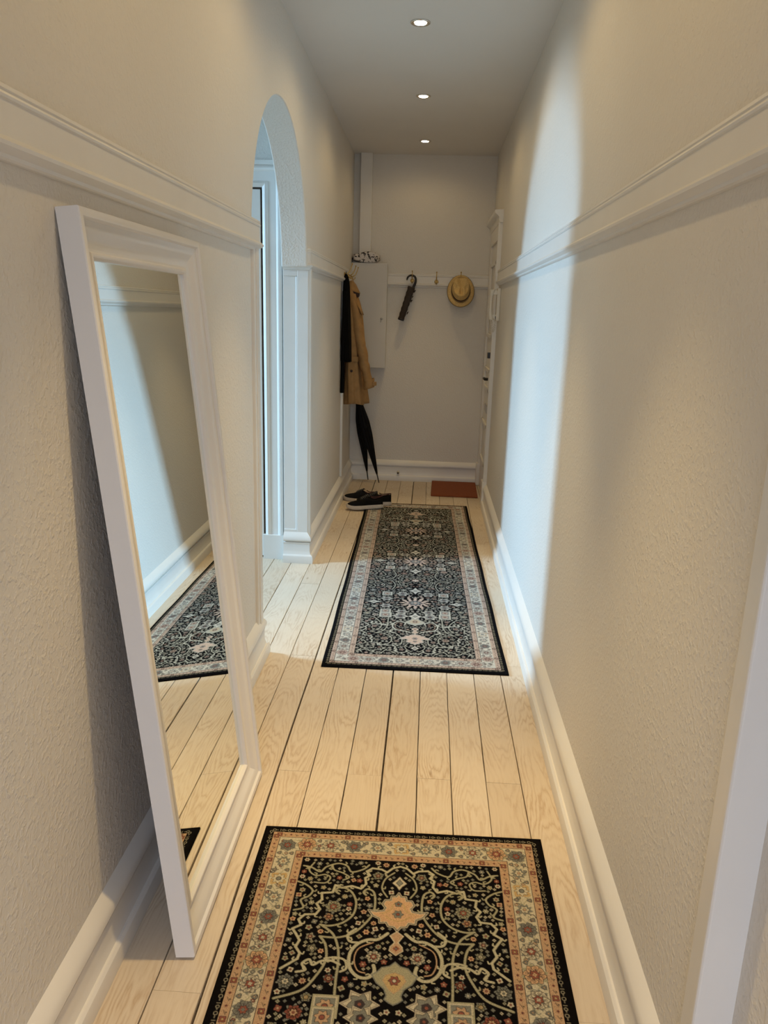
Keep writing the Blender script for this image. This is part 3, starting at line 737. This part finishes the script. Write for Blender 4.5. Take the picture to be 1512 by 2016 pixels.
    def diamond(x, y, a, b):
        s.poly([(x, y-b), (x+a*.35, y-b*.35), (x+a, y), (x+a*.35, y+b*.35), (x, y+b), (x-a*.35, y+b*.35), (x-a, y), (x-a*.35, y-b*.35)], 'cream', 'grey', .003)
        s.flower(x, y, min(a, b)*.35, 4, 'grey', 'cream', 0, 'dark')
    for v0, fl_ in ((0., 1), (L, -1)): end_group(v0, fl_, True)
    for v, kd in centres:
        if kd == 'rosette':
            s.flower(c, v, .082, 12, 'tan', 'cream', 0, 'ink'); s.flower(c, v, .070, 12, 'black', 'cream', .25); s.flower(c, v, .056, 10, 'pink', 'cream', .3, 'cream'); s.flower(c, v, .042, 9, 'ink', 'cream', .1); s.flower(c, v, .030, 8, 'grey', 'pink', 0, 'ink')
            for k in range(16):
                a = k*PI/8; s.flower(c+.095*math.cos(a), v+.085*math.sin(a), .0085, 4, 'tan' if k % 2 else 'grey', 'cream', a)
            for e1 in (-1, 1):
                diamond(c+e1*.215, v, .046, .026)
                for e2 in (-1, 1):
                    square(c+e1*.150, v+e2*.125, .027); star(c+e1*.068, v+e2*.128, .036); star(c+e1*.150, v+e2*.052, .034)
        elif kd == 'diamond': diamond(c, v, .036, .048)
        elif kd == 'small':
            s.flower(c, v, .022, 8, 'pink', 'cream', 0, 'grey')
            for e1 in (-1, 1):
                for e2 in (-1, 1):
                    q = lambda pts: s.line([(c+e1*d, v+e2*w) for d, w in pts], .0048, vine)
                    q([(.128, .16), (.112, .10), (.118, .05), (.14, .015), (.20, 0)]); q([(.262, .03), (.20, .05), (.17, .085), (.185, .12)]); q([(.02, .02), (.05, .05), (.09, .045), (.095, .02), (.075, .01)])
                    q([(.04, .09), (.075, .085), (.09, .06)]); q([(.262, .10), (.235, .085), (.22, .11), (.24, .14)])
    # scatter of small blossoms over the remaining ground, mirrored
    tries = int((L-2*fl)*.27/ .00013)
    flo = [('tan','rust'), ('sage','gold'), ('grey','cream'), ('cream','rust'), ('rust','tan'), ('sage','cream'), ('pink','rust'), ('sage','rust')]
    def free(x, y, r):
        g = s.win(x-r, x+r, y-r, y+r); return g is not None and not s.occ[g[0]].any()
    for big, cnt in ((.0195, tries//6), (.0135, tries//2), (.0085, int(tries*1.6)), (.0046, int(tries*2.5))):
        for _ in range(cnt):
            d, v = rnd.uniform(0.004, .266), rnd.uniform(fl, L/2 if kind == 'runner' else L-fl)
            r = big*rnd.uniform(.85, 1.1)
            if d+r > .268 or v-r < .132 or (d < r): continue
            if not free(c+d, v, r*(1.02 if big > .006 else .9)): continue
            a, b = rnd.choice(flo); pt = rnd.choice((4, 5, 6, 8)); ro = rnd.random()*3
            ys = (v, L-v) if kind == 'runner' else (v,)
            for yy in ys:
                for ex in (-1, 1):
                    if big > .012:
                        s.bloom(c+ex*d, yy, r, 7 if big > .015 else 5, a, b, 'black', ex*ro)
                    elif big > .006: s.flower(c+ex*d, yy, r, pt, a, b, ex*ro)
                    else: s.flower(c+ex*d, yy, r, 4, rnd.choice(('grey', 'sage', 'cream')), 'grey')
    return s

def rug(name, corners, W, L, cell, centres, kind, label, thick=0.009, wave=0.0):
    """corners: far-left, far-right, near-left, near-right world xy; v runs from the first edge"""
    s = make_weave(W, L, cell, centres, kind)
    A, B, C, D = [np.array(p, float) for p in corners]
    nx, ny = s.nx+1, s.ny+1
    u = np.linspace(0, 1, nx); v = np.linspace(0, 1, ny); U, V = np.meshgrid(u, v)
    P = (A[None, None]*((1-U)*(1-V))[..., None] + B*(U*(1-V))[..., None] + C*((1-U)*V)[..., None] + D*(U*V)[..., None])
    if wave:
        e = (U-.5)*2; P[..., 0] += e*wave*np.sin(V*L*9+1)*np.abs(e)
    ed = np.minimum(np.minimum(U, 1-U)*W, np.minimum(V, 1-V)*L)
    Z = thick - .004*np.exp(-(ed/.004)**2) + .0006*np.sin(V*L*13)*np.sin(U*5)
    top = np.concatenate([P, Z[..., None]], -1).reshape(-1, 3)
    org = P.reshape(-1, 2).mean(0); top[:, :2] -= org
    idx = np.arange(nx*ny).reshape(ny, nx)
    q = np.stack([idx[:-1, :-1], idx[:-1, 1:], idx[1:, 1:], idx[1:, :-1]], -1).reshape(-1, 4)
    ringi = np.concatenate([idx[0, :], idx[1:, -1], idx[-1, -2::-1], idx[-2:0:-1, 0]])
    low = top[ringi].copy(); low[:, 2] = 0.0; n0 = len(top)
    k = np.arange(len(ringi)); kn = np.roll(k, -1)
    side = np.stack([ringi[k], n0+k, n0+kn, ringi[kn]], -1)
    verts = np.concatenate([top, low]); faces = np.concatenate([q, side])
    me = bpy.data.meshes.new(name)
    me.vertices.add(len(verts)); me.vertices.foreach_set('co', verts.ravel().astype(np.float32))
    me.loops.add(faces.size); me.loops.foreach_set('vertex_index', faces.ravel().astype(np.int32))
    me.polygons.add(len(faces)); me.polygons.foreach_set('loop_start', np.arange(0, faces.size, 4).astype(np.int32))
    me.update(calc_edges=True); me.validate()
    # face colours -> per corner attribute
    col = np.zeros((len(verts), 4), np.float32); col[:, 3] = 1
    im = np.pad(s.im, ((0, 1), (0, 1), (0, 0)), mode='edge')
    col[:n0, :3] = im.reshape(-1, 3); col[n0:, :3] = PAL['black']
    at = me.attributes.new('weave', 'FLOAT_COLOR', 'POINT'); at.data.foreach_set('color', col.ravel())
    me.materials.append(RUG)
    o = bpy.data.objects.new(name, me); COL.objects.link(o); o.location = (org[0], org[1], 0.0006)
    # consistent upward normals
    if me.polygons[0].normal.z < 0: me.flip_normals()
    tag(o, label, 'rug'); return o
# near rug: pattern starts at its far edge
rug('oriental_rug', [(-0.421, 1.934), (0.380, 1.951), (-0.421, 0.434), (0.382, 0.451)], 0.80, 1.5, 0.0016, [(0.75, 'rosette')], 'rug',
    'black and cream floral oriental rug in the foreground beside the leaning mirror')
# runner: v = 0 at its near edge
rc = [0.56, 0.775, 0.955]
rug('oriental_runner', [(-0.407, 2.997), (0.390, 3.006), (-0.457, 5.930), (0.340, 5.945)], 0.795, 2.935, 0.0026,
    [(0.775, 'rosette'), (1.1215, 'small'), (1.4675, 'rosette'), (1.8135, 'small'), (2.16, 'rosette')] +
    [(x, 'diamond') for x in (0.590, 0.955, 1.285, 1.65, 1.98, 2.345)], 'runner',
    'long black and cream floral runner rug, greyed by painted daylight, along the corridor floor', wave=0.0012)

# ------------------------------------------------------------------ doormat
o = MB().box(-0.195, 0.195, -0.275, 0.275, 0, 0.016).build('doormat', MAT, bevel=.004)
o.location = (0.255, 6.535, 0.001); tag(o, 'plain rust-red doormat on the floor by the entrance door', 'doormat')
o.data.transform(Matrix.Rotation(math.radians(-1), 4, 'Z'))

# ------------------------------------------------------------------ wall cabinet, cloth, rack hooks on the far wall
t = thing('wall_cabinet', (-0.535, YF, 1.012), 'flat white meter cabinet mounted on the far wall beside the coats', 'cabinet')
MB().box(-0.150, 0.148, -0.120, 0.0, 0.0, 0.855).build('body', CABMAT, t, bevel=.002)
dr = MB().box(-0.153, 0.151, -0.134, -0.122, -0.003, 0.860).build('door', CABMAT, t, bevel=.0025)
m = MB(); m.lathe([(.002, -.150), (.007, -.149), (.008, -.144), (.005, -.136), (.010, -.134)], 16, (0.112, 0, .41), 'y'); m.tube([(0.112, -.146, .41), (0.106, -.146, .38)], .0022, 8)
m.build('latch', STEEL, dr, smooth=True)
def cloth_bundle():
    V = []; F = []; n, k = 44, 22; rnd = random.Random(3)
    for i in range(k+1):
        ph = -PI/2 + PI*i/k
        for j in range(n):
            th = 2*PI*j/n
            def se(a, e): return math.copysign(abs(a)**e, a)
            x = .118*se(math.cos(ph), .45)*se(math.cos(th), .55); y = .080*se(math.cos(ph), .45)*se(math.sin(th), .55); z = .040*se(math.sin(ph), .6)
            f = 1 + .05*math.sin(5*th+3*ph) + .05*math.sin(9*x*10+2) ; z2 = z*(1+.28*math.sin(x*24+.8)+.1*math.sin(y*60))
            V.append((x*f, y*f, max(z2, -.040)+.040))
    for i in range(k):
        for j in range(n): F.append((i*n+j, i*n+(j+1) % n, (i+1)*n+(j+1) % n, (i+1)*n+j))
    o = link('printed_cloth_bundle', V, F, PRINTED, smooth=True); o.location = (-0.572, 6.785, 1.8735)
    tag(o, 'folded white cloth with black print lying on top of the wall cabinet', 'cloth bundle')
cloth_bundle()
def coat_hook(loc, rz, label, group, cat='coat hook'):
    t = thing('coat_hook', loc, label, cat, group, (0, 0, rz))
    MB().lathe([(.001, -.006), (.012, -.006), (.016, -.004), (.017, 0)], 24, (0, 0, 0), 'y').build('backplate', BRASS, t, smooth=True)
    m = MB(); m.tube([(0, -.004, .004), (0, -.020, .004), (0, -.040, .018), (0, -.052, .045), (0, -.060, .072)], [.005, .0045, .004, .0035, .003], 10)
    m.lathe([(.001, -.006), (.005, -.003), (.006, 0), (.005, .003), (.001, .006)], 12, (0, -.060, .075)); m.build('upper_prong', BRASS, t, smooth=True)
    m = MB(); m.tube([(0, -.004, -.006), (0, -.014, -.016), (0, -.028, -.020), (0, -.036, -.010), (0, -.037, .000)], [.0045, .004, .004, .0035, .003], 10)
    m.build('lower_prong', BRASS, t, smooth=True); return t
HK = 'brass hooks on the far picture rail'
h0 = coat_hook((-0.178, YF-.020, 1.742), 0, 'brass hook on the far rail holding the folding umbrella', HK)
dup(h0, (0.028, YF-.020, 1.738), None, 'bare brass hook on the far rail between umbrella and hat')
dup(h0, (0.232, YF-.020, 1.742), None, 'brass hook on the far rail mostly hidden behind the straw hat')
HL = 'brass hooks on the left rail above the coats'
for (y, z, lb) in ((6.045, 1.745, 'brass coat hook on the left rail holding the black jacket'), (6.32, 1.745, 'brass coat hook on the left rail holding the tan trench coat'), (6.52, 1.745, 'brass coat hook on the left rail nearest the cabinet')):
    h = dup(h0, (XL+.018, y, z), (0, 0, PI/2), lb); h['group'] = HL

# ------------------------------------------------------------------ straw hat
def hat():
    cx, cz, y0 = 0.236, 1.668, YF-0.082
    t = thing('straw_hat', (cx, y0, cz), 'natural straw trilby hat with a dark ribbon hanging on the far wall', 'hat', None, (math.radians(-19), math.radians(-3), 0))
    n = 64
    def el(a, rx, rz, y): return (rx*math.cos(a), y, rz*math.sin(a))
    rings = []
    for f, y in ((.0, -.004), (.5, -.006), (.8, -.002), (.95, .006), (1.0, .010), (.985, .013), (.9, .006), (.5, .0), (.0, .0)):
        rings.append([el(2*PI*k/n, .078+(.113-.078)*f, .100+(.138-.100)*f, y + f*f*.006*math.cos(4*PI*k/n)) for k in range(n)])
    MB().loft(rings, False, False).build('brim', STRAW, t, smooth=True)
    edge = [el(2*PI*k/n, .1135, .1385, .0115 + .006*math.cos(4*PI*k/n)) for k in range(n+1)]
    MB().tube(edge, .0016, 6, False).build('brim_piping', BAND, t, smooth=True)
    rings = []
    m_ = 26
    for i in range(m_):
        q = i/(m_-1)
        if q < .6: s = 1 - .13*(q/.6)**1.4; y = -.100*(q/.6)
        else:
            w = (q-.6)/.4; s = .87*math.cos(w*PI/2)**.55 if w < 1 else 0.004; y = -.100-.018*math.sin(w*PI/2)
        ring = []
        for k in range(n):
            a = 2*PI*k/n; x = .078*s*math.cos(a); z = .100*s*math.sin(a); yy = y
            if y < -.03:
                dep = min(1, (-y-.03)/.07)
                # teardrop crease down the crown and two pinches low at the front
                tear = math.exp(-((x)/(.013+.020*max(0, z+.05)/.14))**2)*(1 if z > -.055 else math.exp(-((z+.055)/.018)**2))
                yy += .034*tear*dep*(1 if q > .55 else .0)
                for sx in (-1, 1):
                    pin = math.exp(-((x-sx*.050)/.020)**2-((z+.018)/.034)**2)
                    yy += .026*pin*dep
                    x -= sx*.010*pin*dep
            ring.append((x, yy, z))
        rings.append(ring)
    MB().loft(rings, False, True).build('crown', STRAW, t, smooth=True)
    rings = [[el(2*PI*k/n, .0815*s, .1035*s, y) for k in range(n)] for s, y in ((1.01, -.002), (1.0, -.010), (.955, -.034), (.950, -.036), (.93, -.034))]
    MB().loft(rings, False, False).build('ribbon', BAND, t, smooth=True)
    rings = [[el(2*PI*k/n, .0825*s, .1045*s, y) for k in range(n)] for s, y in ((.975, -.013), (.990, -.0135), (.970, -.0225), (.955, -.022))]
    MB().loft(rings, False, False).build('ribbon_stripe', simple('pale_ribbon_stripe', (.40, .27, .13), .7), t, smooth=True)
hat()

# ------------------------------------------------------------------ folding umbrella on its hook
def small_umbrella():
    t = thing('folding_umbrella', (-0.182, YF-.062, 1.748), 'short umbrella in a dark brown sleeve hung by its hooked handle on the far wall', 'umbrella', None, (0, math.radians(16), 0))
    pts = [(-.036, 0, -.018), (-.040, 0, .000), (-.034, 0, .020), (-.018, 0, .034), (.004, 0, .038), (.024, 0, .030), (.036, 0, .010), (.038, 0, -.020), (.034, 0, -.048), (.030, 0, -.085)]
    MB().tube(smooth([Vector(p).to_tuple() for p in pts], 5) if False else pts, [.006, .008, .0085, .0085, .009, .0095, .010, .011, .012, .013], 12).build('handle', BLACKPLASTIC, t, smooth=True, subsurf=1)
    m = MB(); rings = []
    for i in range(22):
        q = i/21; z = -.055 - .285*q
        wx = .030 - .004*q + .002*math.sin(q*40); wy = .017
        rings.append([(.018 - .004*q + wx*math.copysign(abs(math.cos(a))**.7, math.cos(a)), wy*math.copysign(abs(math.sin(a))**.7, math.sin(a)) + .0015*math.sin(6*a+q*9), z) for a in [2*PI*k/24 for k in range(24)]])
    m.loft(rings); m.build('sleeve', BROWN, t, smooth=True)
    for z, l in ((-.075, .016), (-.125, .010), (-.158, .014), (-.262, .012)):
        m = MB(); m.loft([[(.046, -.010, z), (.046, .010, z), (.046, .010, z-.022), (.046, -.010, z-.022)], [(.046+l, -.008, z+.006), (.046+l, .008, z+.006), (.046+l*.6, .008, z-.018), (.046+l*.6, -.008, z-.018)]])
        m.build('closure_flap', BROWN, t, bevel=.002)
    MB().lathe([(.001, -.346), (.026, -.345), (.0275, -.338), (.0275, -.330)], 24, (.014, 0, 0)).build('end_cap', BLACKPLASTIC, t, smooth=True)
small_umbrella()

# ------------------------------------------------------------------ long umbrellas leaning in the corner
def long_umbrella(name, tip, top, label):
    tip, top = Vector(tip), Vector(top); ax = (top-tip); L = ax.length
    q = Vector((0, 0, 1)).rotation_difference(ax.normalized())
    t = thing(name, tip, label, 'umbrella', 'long black umbrellas leaning in the corner'); t.rotation_mode = 'QUATERNION'; t.rotation_quaternion = q
    n = 48; rings = []
    for i in range(26):
        f = i/25; z = .075 + (L-.26)*f
        r = .005 + .031*min(1, (f/.55))**.85 if f < .72 else .036 - .022*((f-.72)/.28)**1.2
        rings.append([(r*(1+.22*math.cos(8*a+f*2.0))*math.cos(a), r*(.75+.18*math.cos(8*a+f*2.0))*math.sin(a), z) for a in [2*PI*k/n for k in range(n)]])
    MB().loft(rings).build('canopy', BLACKNYLON, t, smooth=True)
    MB().lathe([(.0015, 0), (.004, .004), (.005, .03), (.006, .085)], 14).build('ferrule', STEEL if False else BLACKPLASTIC, t, smooth=True)
    m = MB(); m.tube([(0, 0, L-.20), (0, 0, L-.06)], .006, 12)
    m.build('shaft', STEEL, t, smooth=True)
    m = MB(); pts = [(0, 0, L-.09), (0, 0, L-.02)] + [(.032-.032*math.cos(a), 0, L-.02+.034*math.sin(a)) for a in [PI*k/10 for k in range(1, 11)]] + [(.064, 0, L-.035)]
    m.tube(pts, .010, 12); m.build('handle', BLACKPLASTIC, t, smooth=True)
    m = MB(); m.lathe([(.0300, .0), (.0315, .004), (.0315, .016), (.030, .02)], 24, (0, 0, L*.55)); m.build('tie_strap', BLACKNYLON, t, smooth=True)
long_umbrella('long_umbrella', (-0.405, 6.690, 0.002), (-0.640, 6.700, 0.900), 'black furled umbrella whose tip stands furthest out on the floor')
long_umbrella('long_umbrella', (-0.512, 6.800, 0.002), (-0.648, 6.815, 0.900), 'black furled umbrella behind the other one, its tip nearer the wall')

# ------------------------------------------------------------------ coats
def trench_coat():
    t = thing('trench_coat', (XL, 6.33, 0), 'tan belted trench coat hanging from the left rail beside the wall cabinet', 'coat')
    # z, centre x off wall, half depth x, centre y, half width y
    S = [(1.690, .040, .016, .00, .030), (1.665, .044, .024, .00, .050), (1.640, .046, .032, .00, .075), (1.600, .048, .040, .00, .105), (1.55, .052, .045, .0, .130), (1.48, .056, .050, .0, .150),
         (1.36, .062, .056, .0, .17), (1.22, .068, .062, .0, .18), (1.10, .074, .068, .0, .18), (.98, .082, .075, .0, .19), (.86, .092, .084, .0, .20), (.775, .099, .091, .0, .21), (.755, .100, .092, .0, .212)]
    n = 72; rings = []
    def interp(z):
        for a, b in zip(S[:-1], S[1:]):
            if b[0] <= z <= a[0]:
                f = (z-b[0])/(a[0]-b[0]); return [b[i]*(1-f)+a[i]*f for i in range(5)]
        return S[-1]
    for i in range(46):
        z = 1.690 - (1.690-.755)*i/45; _, cx, rx, cy, ry = interp(z); amp = .03 + .24*(1.69-z)/.93
        ring = []
        for k in range(n):
            a = 2*PI*k/n; f = 1 + amp*.6*math.sin(7*a+z*2.2) + amp*.35*math.sin(13*a-z*4)
            x = cx + rx*math.cos(a)*f; y = cy + ry*math.sin(a)*(1+.3*(f-1)); ring.append((max(x, .006), y, z + .008*math.sin(3*a)*(i/45)))
        rings.append(ring)
    MB().loft(rings, True, True).build('coat_body', TAN, t, smooth=True)
    # sleeve nearest the viewer
    pts = [(.050, -.070, 1.610), (.076, -.092, 1.54), (.096, -.105, 1.45), (.112, -.112, 1.35), (.134, -.120, 1.24), (.156, -.127, 1.14), (.180, -.130, 1.04), (.200, -.130, .96), (.212, -.130, .905)]
    rad = [.030, .046, .050, .053, .052, .050, .046, .043, .042]
    m = MB(); rings = []
    P = smooth(pts, 5); R2 = [np.interp(i/(len(P)-1), np.linspace(0, 1, len(rad)), rad) for i in range(len(P))]
    for i, p in enumerate(P):
        r = R2[i]; cr = 1 + .075*math.sin(i*1.35)
        rings.append([(p[0] + r*.82*cr*math.cos(a)*(1+.06*math.sin(3*a+i*.8)), p[1] + r*1.15*math.sin(a), p[2] + .014*math.cos(a)*math.sin(i*.9)) for a in [2*PI*k/28 for k in range(28)]])
    m.loft(rings); m.build('sleeve', TAN, t, smooth=True, subsurf=1)
    m = MB(); c = Vector((.213, -.130, .918))
    m.loft([[(c.x + r*.85*math.cos(a), c.y + r*1.1*math.sin(a), c.z + z + .012*math.cos(a)) for a in [2*PI*k/28 for k in range(28)]] for r, z in ((.047, .035), (.050, .025), (.052, -.030), (.050, -.036), (.040, -.030))], False, True)
    cf = m.build('cuff', TAN, t, smooth=True)
    m = MB(); m.box(c.x+.030, c.x+.062, c.y-.045, c.y-.02, c.z-.01, c.z+.02); m.build('cuff_tab', TAN, cf, bevel=.004)
    # far sleeve
    pts = [(.05, .09, 1.58), (.08, .12, 1.48), (.10, .15, 1.30), (.12, .16, 1.10), (.14, .16, .95)]
    m = MB(); m.tube(smooth(pts, 4), .044, 20); m.build('sleeve', TAN, t, smooth=True)
    # collar: a flap standing off the neck, dark inside
    m = MB(); rings = []
    for i, (z, rx, ry) in enumerate(((1.712, .016, .026), (1.700, .028, .040), (1.675, .040, .056), (1.645, .056, .072), (1.632, .062, .078))):
        rings.append([(.055 + rx*math.cos(a), ry*math.sin(a), z - .018*max(0, math.cos(a)) ) for a in [2*PI*k/36 for k in range(36)]])
    col = m.loft(rings, True, False).build('collar', TAN, t, smooth=True)
    so = col.modifiers.new('s', 'SOLIDIFY'); so.thickness = .003
    m = MB(); m.loft([[(.055 + rx*math.cos(a), ry*math.sin(a), z - .018*max(0, math.cos(a))) for a in [2*PI*k/36 for k in range(36)]] for z, rx, ry in ((1.636, .058, .074), (1.612, .056, .074), (1.600, .046, .066))], False, True)
    m.build('collar_lining', DARKLINING, col, smooth=True)
    # storm flap, epaulette, belt, buttons, hanging loop
    m = MB(); m.loft([[(.085, -.13, 1.56), (.100, -.10, 1.57), (.096, -.02, 1.58), (.085, .02, 1.59)], [(.125, -.14, 1.50), (.140, -.10, 1.49), (.132, -.02, 1.50), (.115, .02, 1.52)], [(.142, -.15, 1.46), (.158, -.10, 1.45), (.148, -.03, 1.46), (.128, .02, 1.48)]], False, False, False)
    sf = m.build('storm_flap', TAN, t, smooth=True); so = sf.modifiers.new('s', 'SOLIDIFY'); so.thickness = .004
    m = MB(); m.lathe([(.001, -.004), (.010, -.004), (.011, -.001), (.010, 0)], 16, (.078, -.205, 1.02), 'y'); m.build('button', BUTTON, t, smooth=True)
    m = MB(); m.tube([(.058, 0, 1.695), (.056, -.01, 1.72), (.054, 0, 1.738), (.056, .01, 1.72), (.058, 0, 1.695)], .0025, 8); m.build('hanging_loop', TAN, t, smooth=True)
    m = MB(); m.loft([[(.010, -.165, 1.13), (.03, -.186, 1.13), (.120, -.180, 1.13), (.140, -.12, 1.13)], [(.010, -.165, 1.09), (.03, -.187, 1.09), (.122, -.181, 1.09), (.142, -.12, 1.09)]], False, False, False)
    b = m.build('belt', TAN, t); so = b.modifiers.new('s', 'SOLIDIFY'); so.thickness = .004
trench_coat()
def black_jacket():
    t = thing('black_jacket', (XL, 6.045, 0), 'narrow black garment hanging from the left rail in front of the tan coat', 'jacket')
    S = [(1.745, .030, .010, .010), (1.72, .034, .018, .020), (1.66, .036, .024, .040), (1.50, .038, .028, .06), (1.30, .042, .032, .065), (1.12, .045, .036, .07), (1.095, .046, .036, .07)]
    rings = []
    for i in range(34):
        z = 1.745 - .65*i/33
        v = [np.interp(-z, [-s[0] for s in S], [s[j] for s in S]) for j in (1, 2, 3)]
        rings.append([(max(.004, v[0]+v[1]*math.cos(a)*(1+.12*math.sin(5*a+z*5))), v[2]*math.sin(a), z) for a in [2*PI*k/40 for k in range(40)]])
    MB().loft(rings).build('jacket_body', BLACKCLOTH, t, smooth=True)
    m = MB(); m.tube(smooth([(.030, -.045, 1.62), (.030, -.055, 1.45), (.024, -.058, 1.2), (.020, -.055, .96), (.018, -.05, .86)], 5), [*[.018]*10, *[.015]*11], 14)
    m.build('sleeve', BLACKCLOTH, t, smooth=True)
    m = MB(); m.tube([(.032, 0, 1.74), (.032, -.008, 1.758), (.032, 0, 1.765), (.032, .008, 1.757), (.032, 0, 1.74)], .002, 6); m.build('hanging_loop', BLACKCLOTH, t, smooth=True)
black_jacket()

# ------------------------------------------------------------------ sneakers
def sneaker(loc, rz, label, upper, group, size=1.0, tilt=0):
    """toe points to -x in local space"""
    t = thing('sneaker', loc, label, 'shoe', group, (0, 0, rz))
    L = .285*size
    U = [0, .04, .12, .25, .4, .55, .7, .85, .95, 1.0]
    HW = [.014, .029, .041, .048, .047, .040, .036, .035, .029, .016]
    CY = [.004, .004, .003, .001, -.001, -.002, -.001, 0, 0, 0]
    def hw(u): return float(np.interp(u, U, HW))*size
    def cy(u): return float(np.interp(u, U, CY))*size
    m = MB(); us = [i/40 for i in range(41)]
    out = [(-.5*L+u*L, cy(u)-hw(u)) for u in us] + [(-.5*L+u*L, cy(u)+hw(u)) for u in reversed(us)]
    def sring(k, z, lift): return [(x*k, y*k, z + lift*max(0, (-x/(L*.5))-.55)**2*.05) for x, y in out]
    m.loft([sring(.965, 0, 1), sring(1.0, .004, 1), sring(1.01, .012, 1), sring(1.0, .026, 1), sring(.975, .030, 1)])
    m.build('sole', RUBBER, t, angle=45)
    n = 18; rings = []
    for i in range(37):
        u = .015 + .97*i/36; x = -.5*L + u*L; w = hw(u)*.97; c = cy(u)
        top = float(np.interp(u, [0, .06, .15, .3, .45, .58, .66, .75, .88, 1.0], [.030, .044, .052, .062, .082, .098, .086, .076, .084, .090]))*size
        opening = float(np.interp(u, [.56, .62, .70, .90, .965, .98], [0, .6, 1, 1, .7, 0]))
        ring = []
        for k in range(n+1):
            a = PI*k/n; yy = -math.cos(a); s_ = math.sin(a)
            sh = s_**(.6 if u < .5 else .45)
            z = .024 + (top-.024)*sh; y = c + w*yy*(1-.16*s_*(1 if u > .4 else .4))
            if opening > 0 and .22 < k/n < .78:
                d = min((k/n-.22)/.08, (.78-k/n)/.08, 1); z = z*(1-opening*d) + (.045*size)*opening*d
            ring.append((x, y, z))
        rings.append(ring)
    m = MB(); m.loft(rings, True, True, False); m.build('upper', upper, t, smooth=True)
    # heel counter strip, tongue, laces, rim
    m = MB(); pts = []
    for k in range(15):
        u = .66 + .32*math.sin(PI*k/14); sd = math.cos(PI*k/14)
        pts.append((-.5*L+u*L, sd*hw(min(u, .93))*.62, float(np.interp(u, [.66, .75, .88, 1], [.088, .077, .084, .090]))*size))
    m.tube(pts, .0035, 8); m.build('collar', MAROON, t, smooth=True)
    m = MB(); rings = []
    for q in range(9):
        f = q/8; x = (-.10+.22*f)*L*.9; z = float(np.interp(.5+x/L, [.3, .45, .58, .66], [.064, .084, .100, .108]))*size + .004
        rings.append([(x, yy*.017*size, z - abs(yy)**2*.005 + e) for yy, e in ((-1, 0), (-.5, 0), (0, 0), (.5, 0), (1, 0), (1, -.004), (0, -.004), (-1, -.004))])
    m.loft(rings); m.build('tongue', upper, t, smooth=True)
    m = MB()
    for q in range(5):
        f = q/4; x = (-.11+.17*f)*L; z = float(np.interp(.5+x/L, [.3, .45, .58, .66], [.066, .086, .102, .112]))*size + .003
        w = .022*size
        m.tube([(x, -w, z-.009), (x+.004, -w*.5, z+.002), (x+.008, 0, z+.004), (x+.012, w*.5, z+.002), (x+.016, w, z-.009)], .0018, 6)
        m.tube([(x+.014, -w, z-.009), (x+.008, -w*.5, z+.003), (x+.006, 0, z+.005), (x+.003, w*.5, z+.003), (x, w, z-.009)], .0024, 6)
    m.build('laces', LACE, t, smooth=True)
    return t
G = 'black sneakers on the floor by the runner'
shoe = sneaker((-0.450, 5.715, 0.0155), math.radians(12), 'black canvas sneaker with white sole nearest the viewer, its heel resting on the runner rug', CANVAS, G); shoe.rotation_euler.y = -0.035
sneaker((-0.395, 5.850, 0.012), math.radians(8), 'black sneaker with a dark red heel, behind the front one and over the rug edge', CANVAS, G)
sneaker((-0.510, 5.985, 0.001), math.radians(-14), 'charcoal sneaker furthest back beside the left baseboard', GREYCANVAS, G)

# ------------------------------------------------------------------ intercom handset, door stop
def intercom():
    t = thing('intercom_phone', (XR, 5.80, 1.55), 'ivory intercom handset on the right wall beside the entrance door', 'intercom')
    MB().box(-.026, 0, -.045, .045, -.115, .115).build('base', PLASTIC, t, bevel=.006)
    m = MB(); rings = []
    for i in range(17):
        z = -.105 + .21*i/16; f = abs(i-8)/8; x = -.066 + .012*(f**3); hx = .010 + .008*f**2; hy = .021 + .006*f**2
        rings.append([(x + hx*math.copysign(abs(math.cos(a))**.6, math.cos(a)), -.004 + hy*math.copysign(abs(math.sin(a))**.6, math.sin(a)), z) for a in [2*PI*k/20 for k in range(20)]])
    m.loft(rings); m.box(-.052, -.022, -.024, .018, -.100, -.070); m.box(-.052, -.022, -.024, .018, .070, .100)
    m.build('handset', PLASTIC, t, angle=50)
    m = MB(); pts = []
    for i in range(150):
        f = i/149; a = f*2*PI*14; cx = -.055 + .03*f; cz = -.108 - .085*math.sin(PI*min(1, f)) ; pts.append((cx + .006*math.cos(a), -.004 + .006*math.sin(a), cz))
    m.tube(pts, .0015, 6); m.build('curly_cord', PLASTIC, t, smooth=True)
    MB().box(-.030, -.026, -.038, -.022, -.100, -.080).build('door_button', BLACKPLASTIC, t, bevel=.001)
intercom()
t = thing('door_stop', (-0.243, YF-.0255, 0.078), 'small white door stop with a dark tip on the far baseboard', 'door stop')
MB().lathe([(.013, 0), (.013, -.006), (.009, -.010), (.009, -.030), (.011, -.034), (.001, -.035)], 20, (0, 0, 0), 'y').build('stem', PLASTIC, t, smooth=True)
MB().lathe([(.007, -.034), (.007, -.044), (.001, -.046)], 16, (0, 0, 0), 'y').build('tip', BLACKPLASTIC, t, smooth=True)
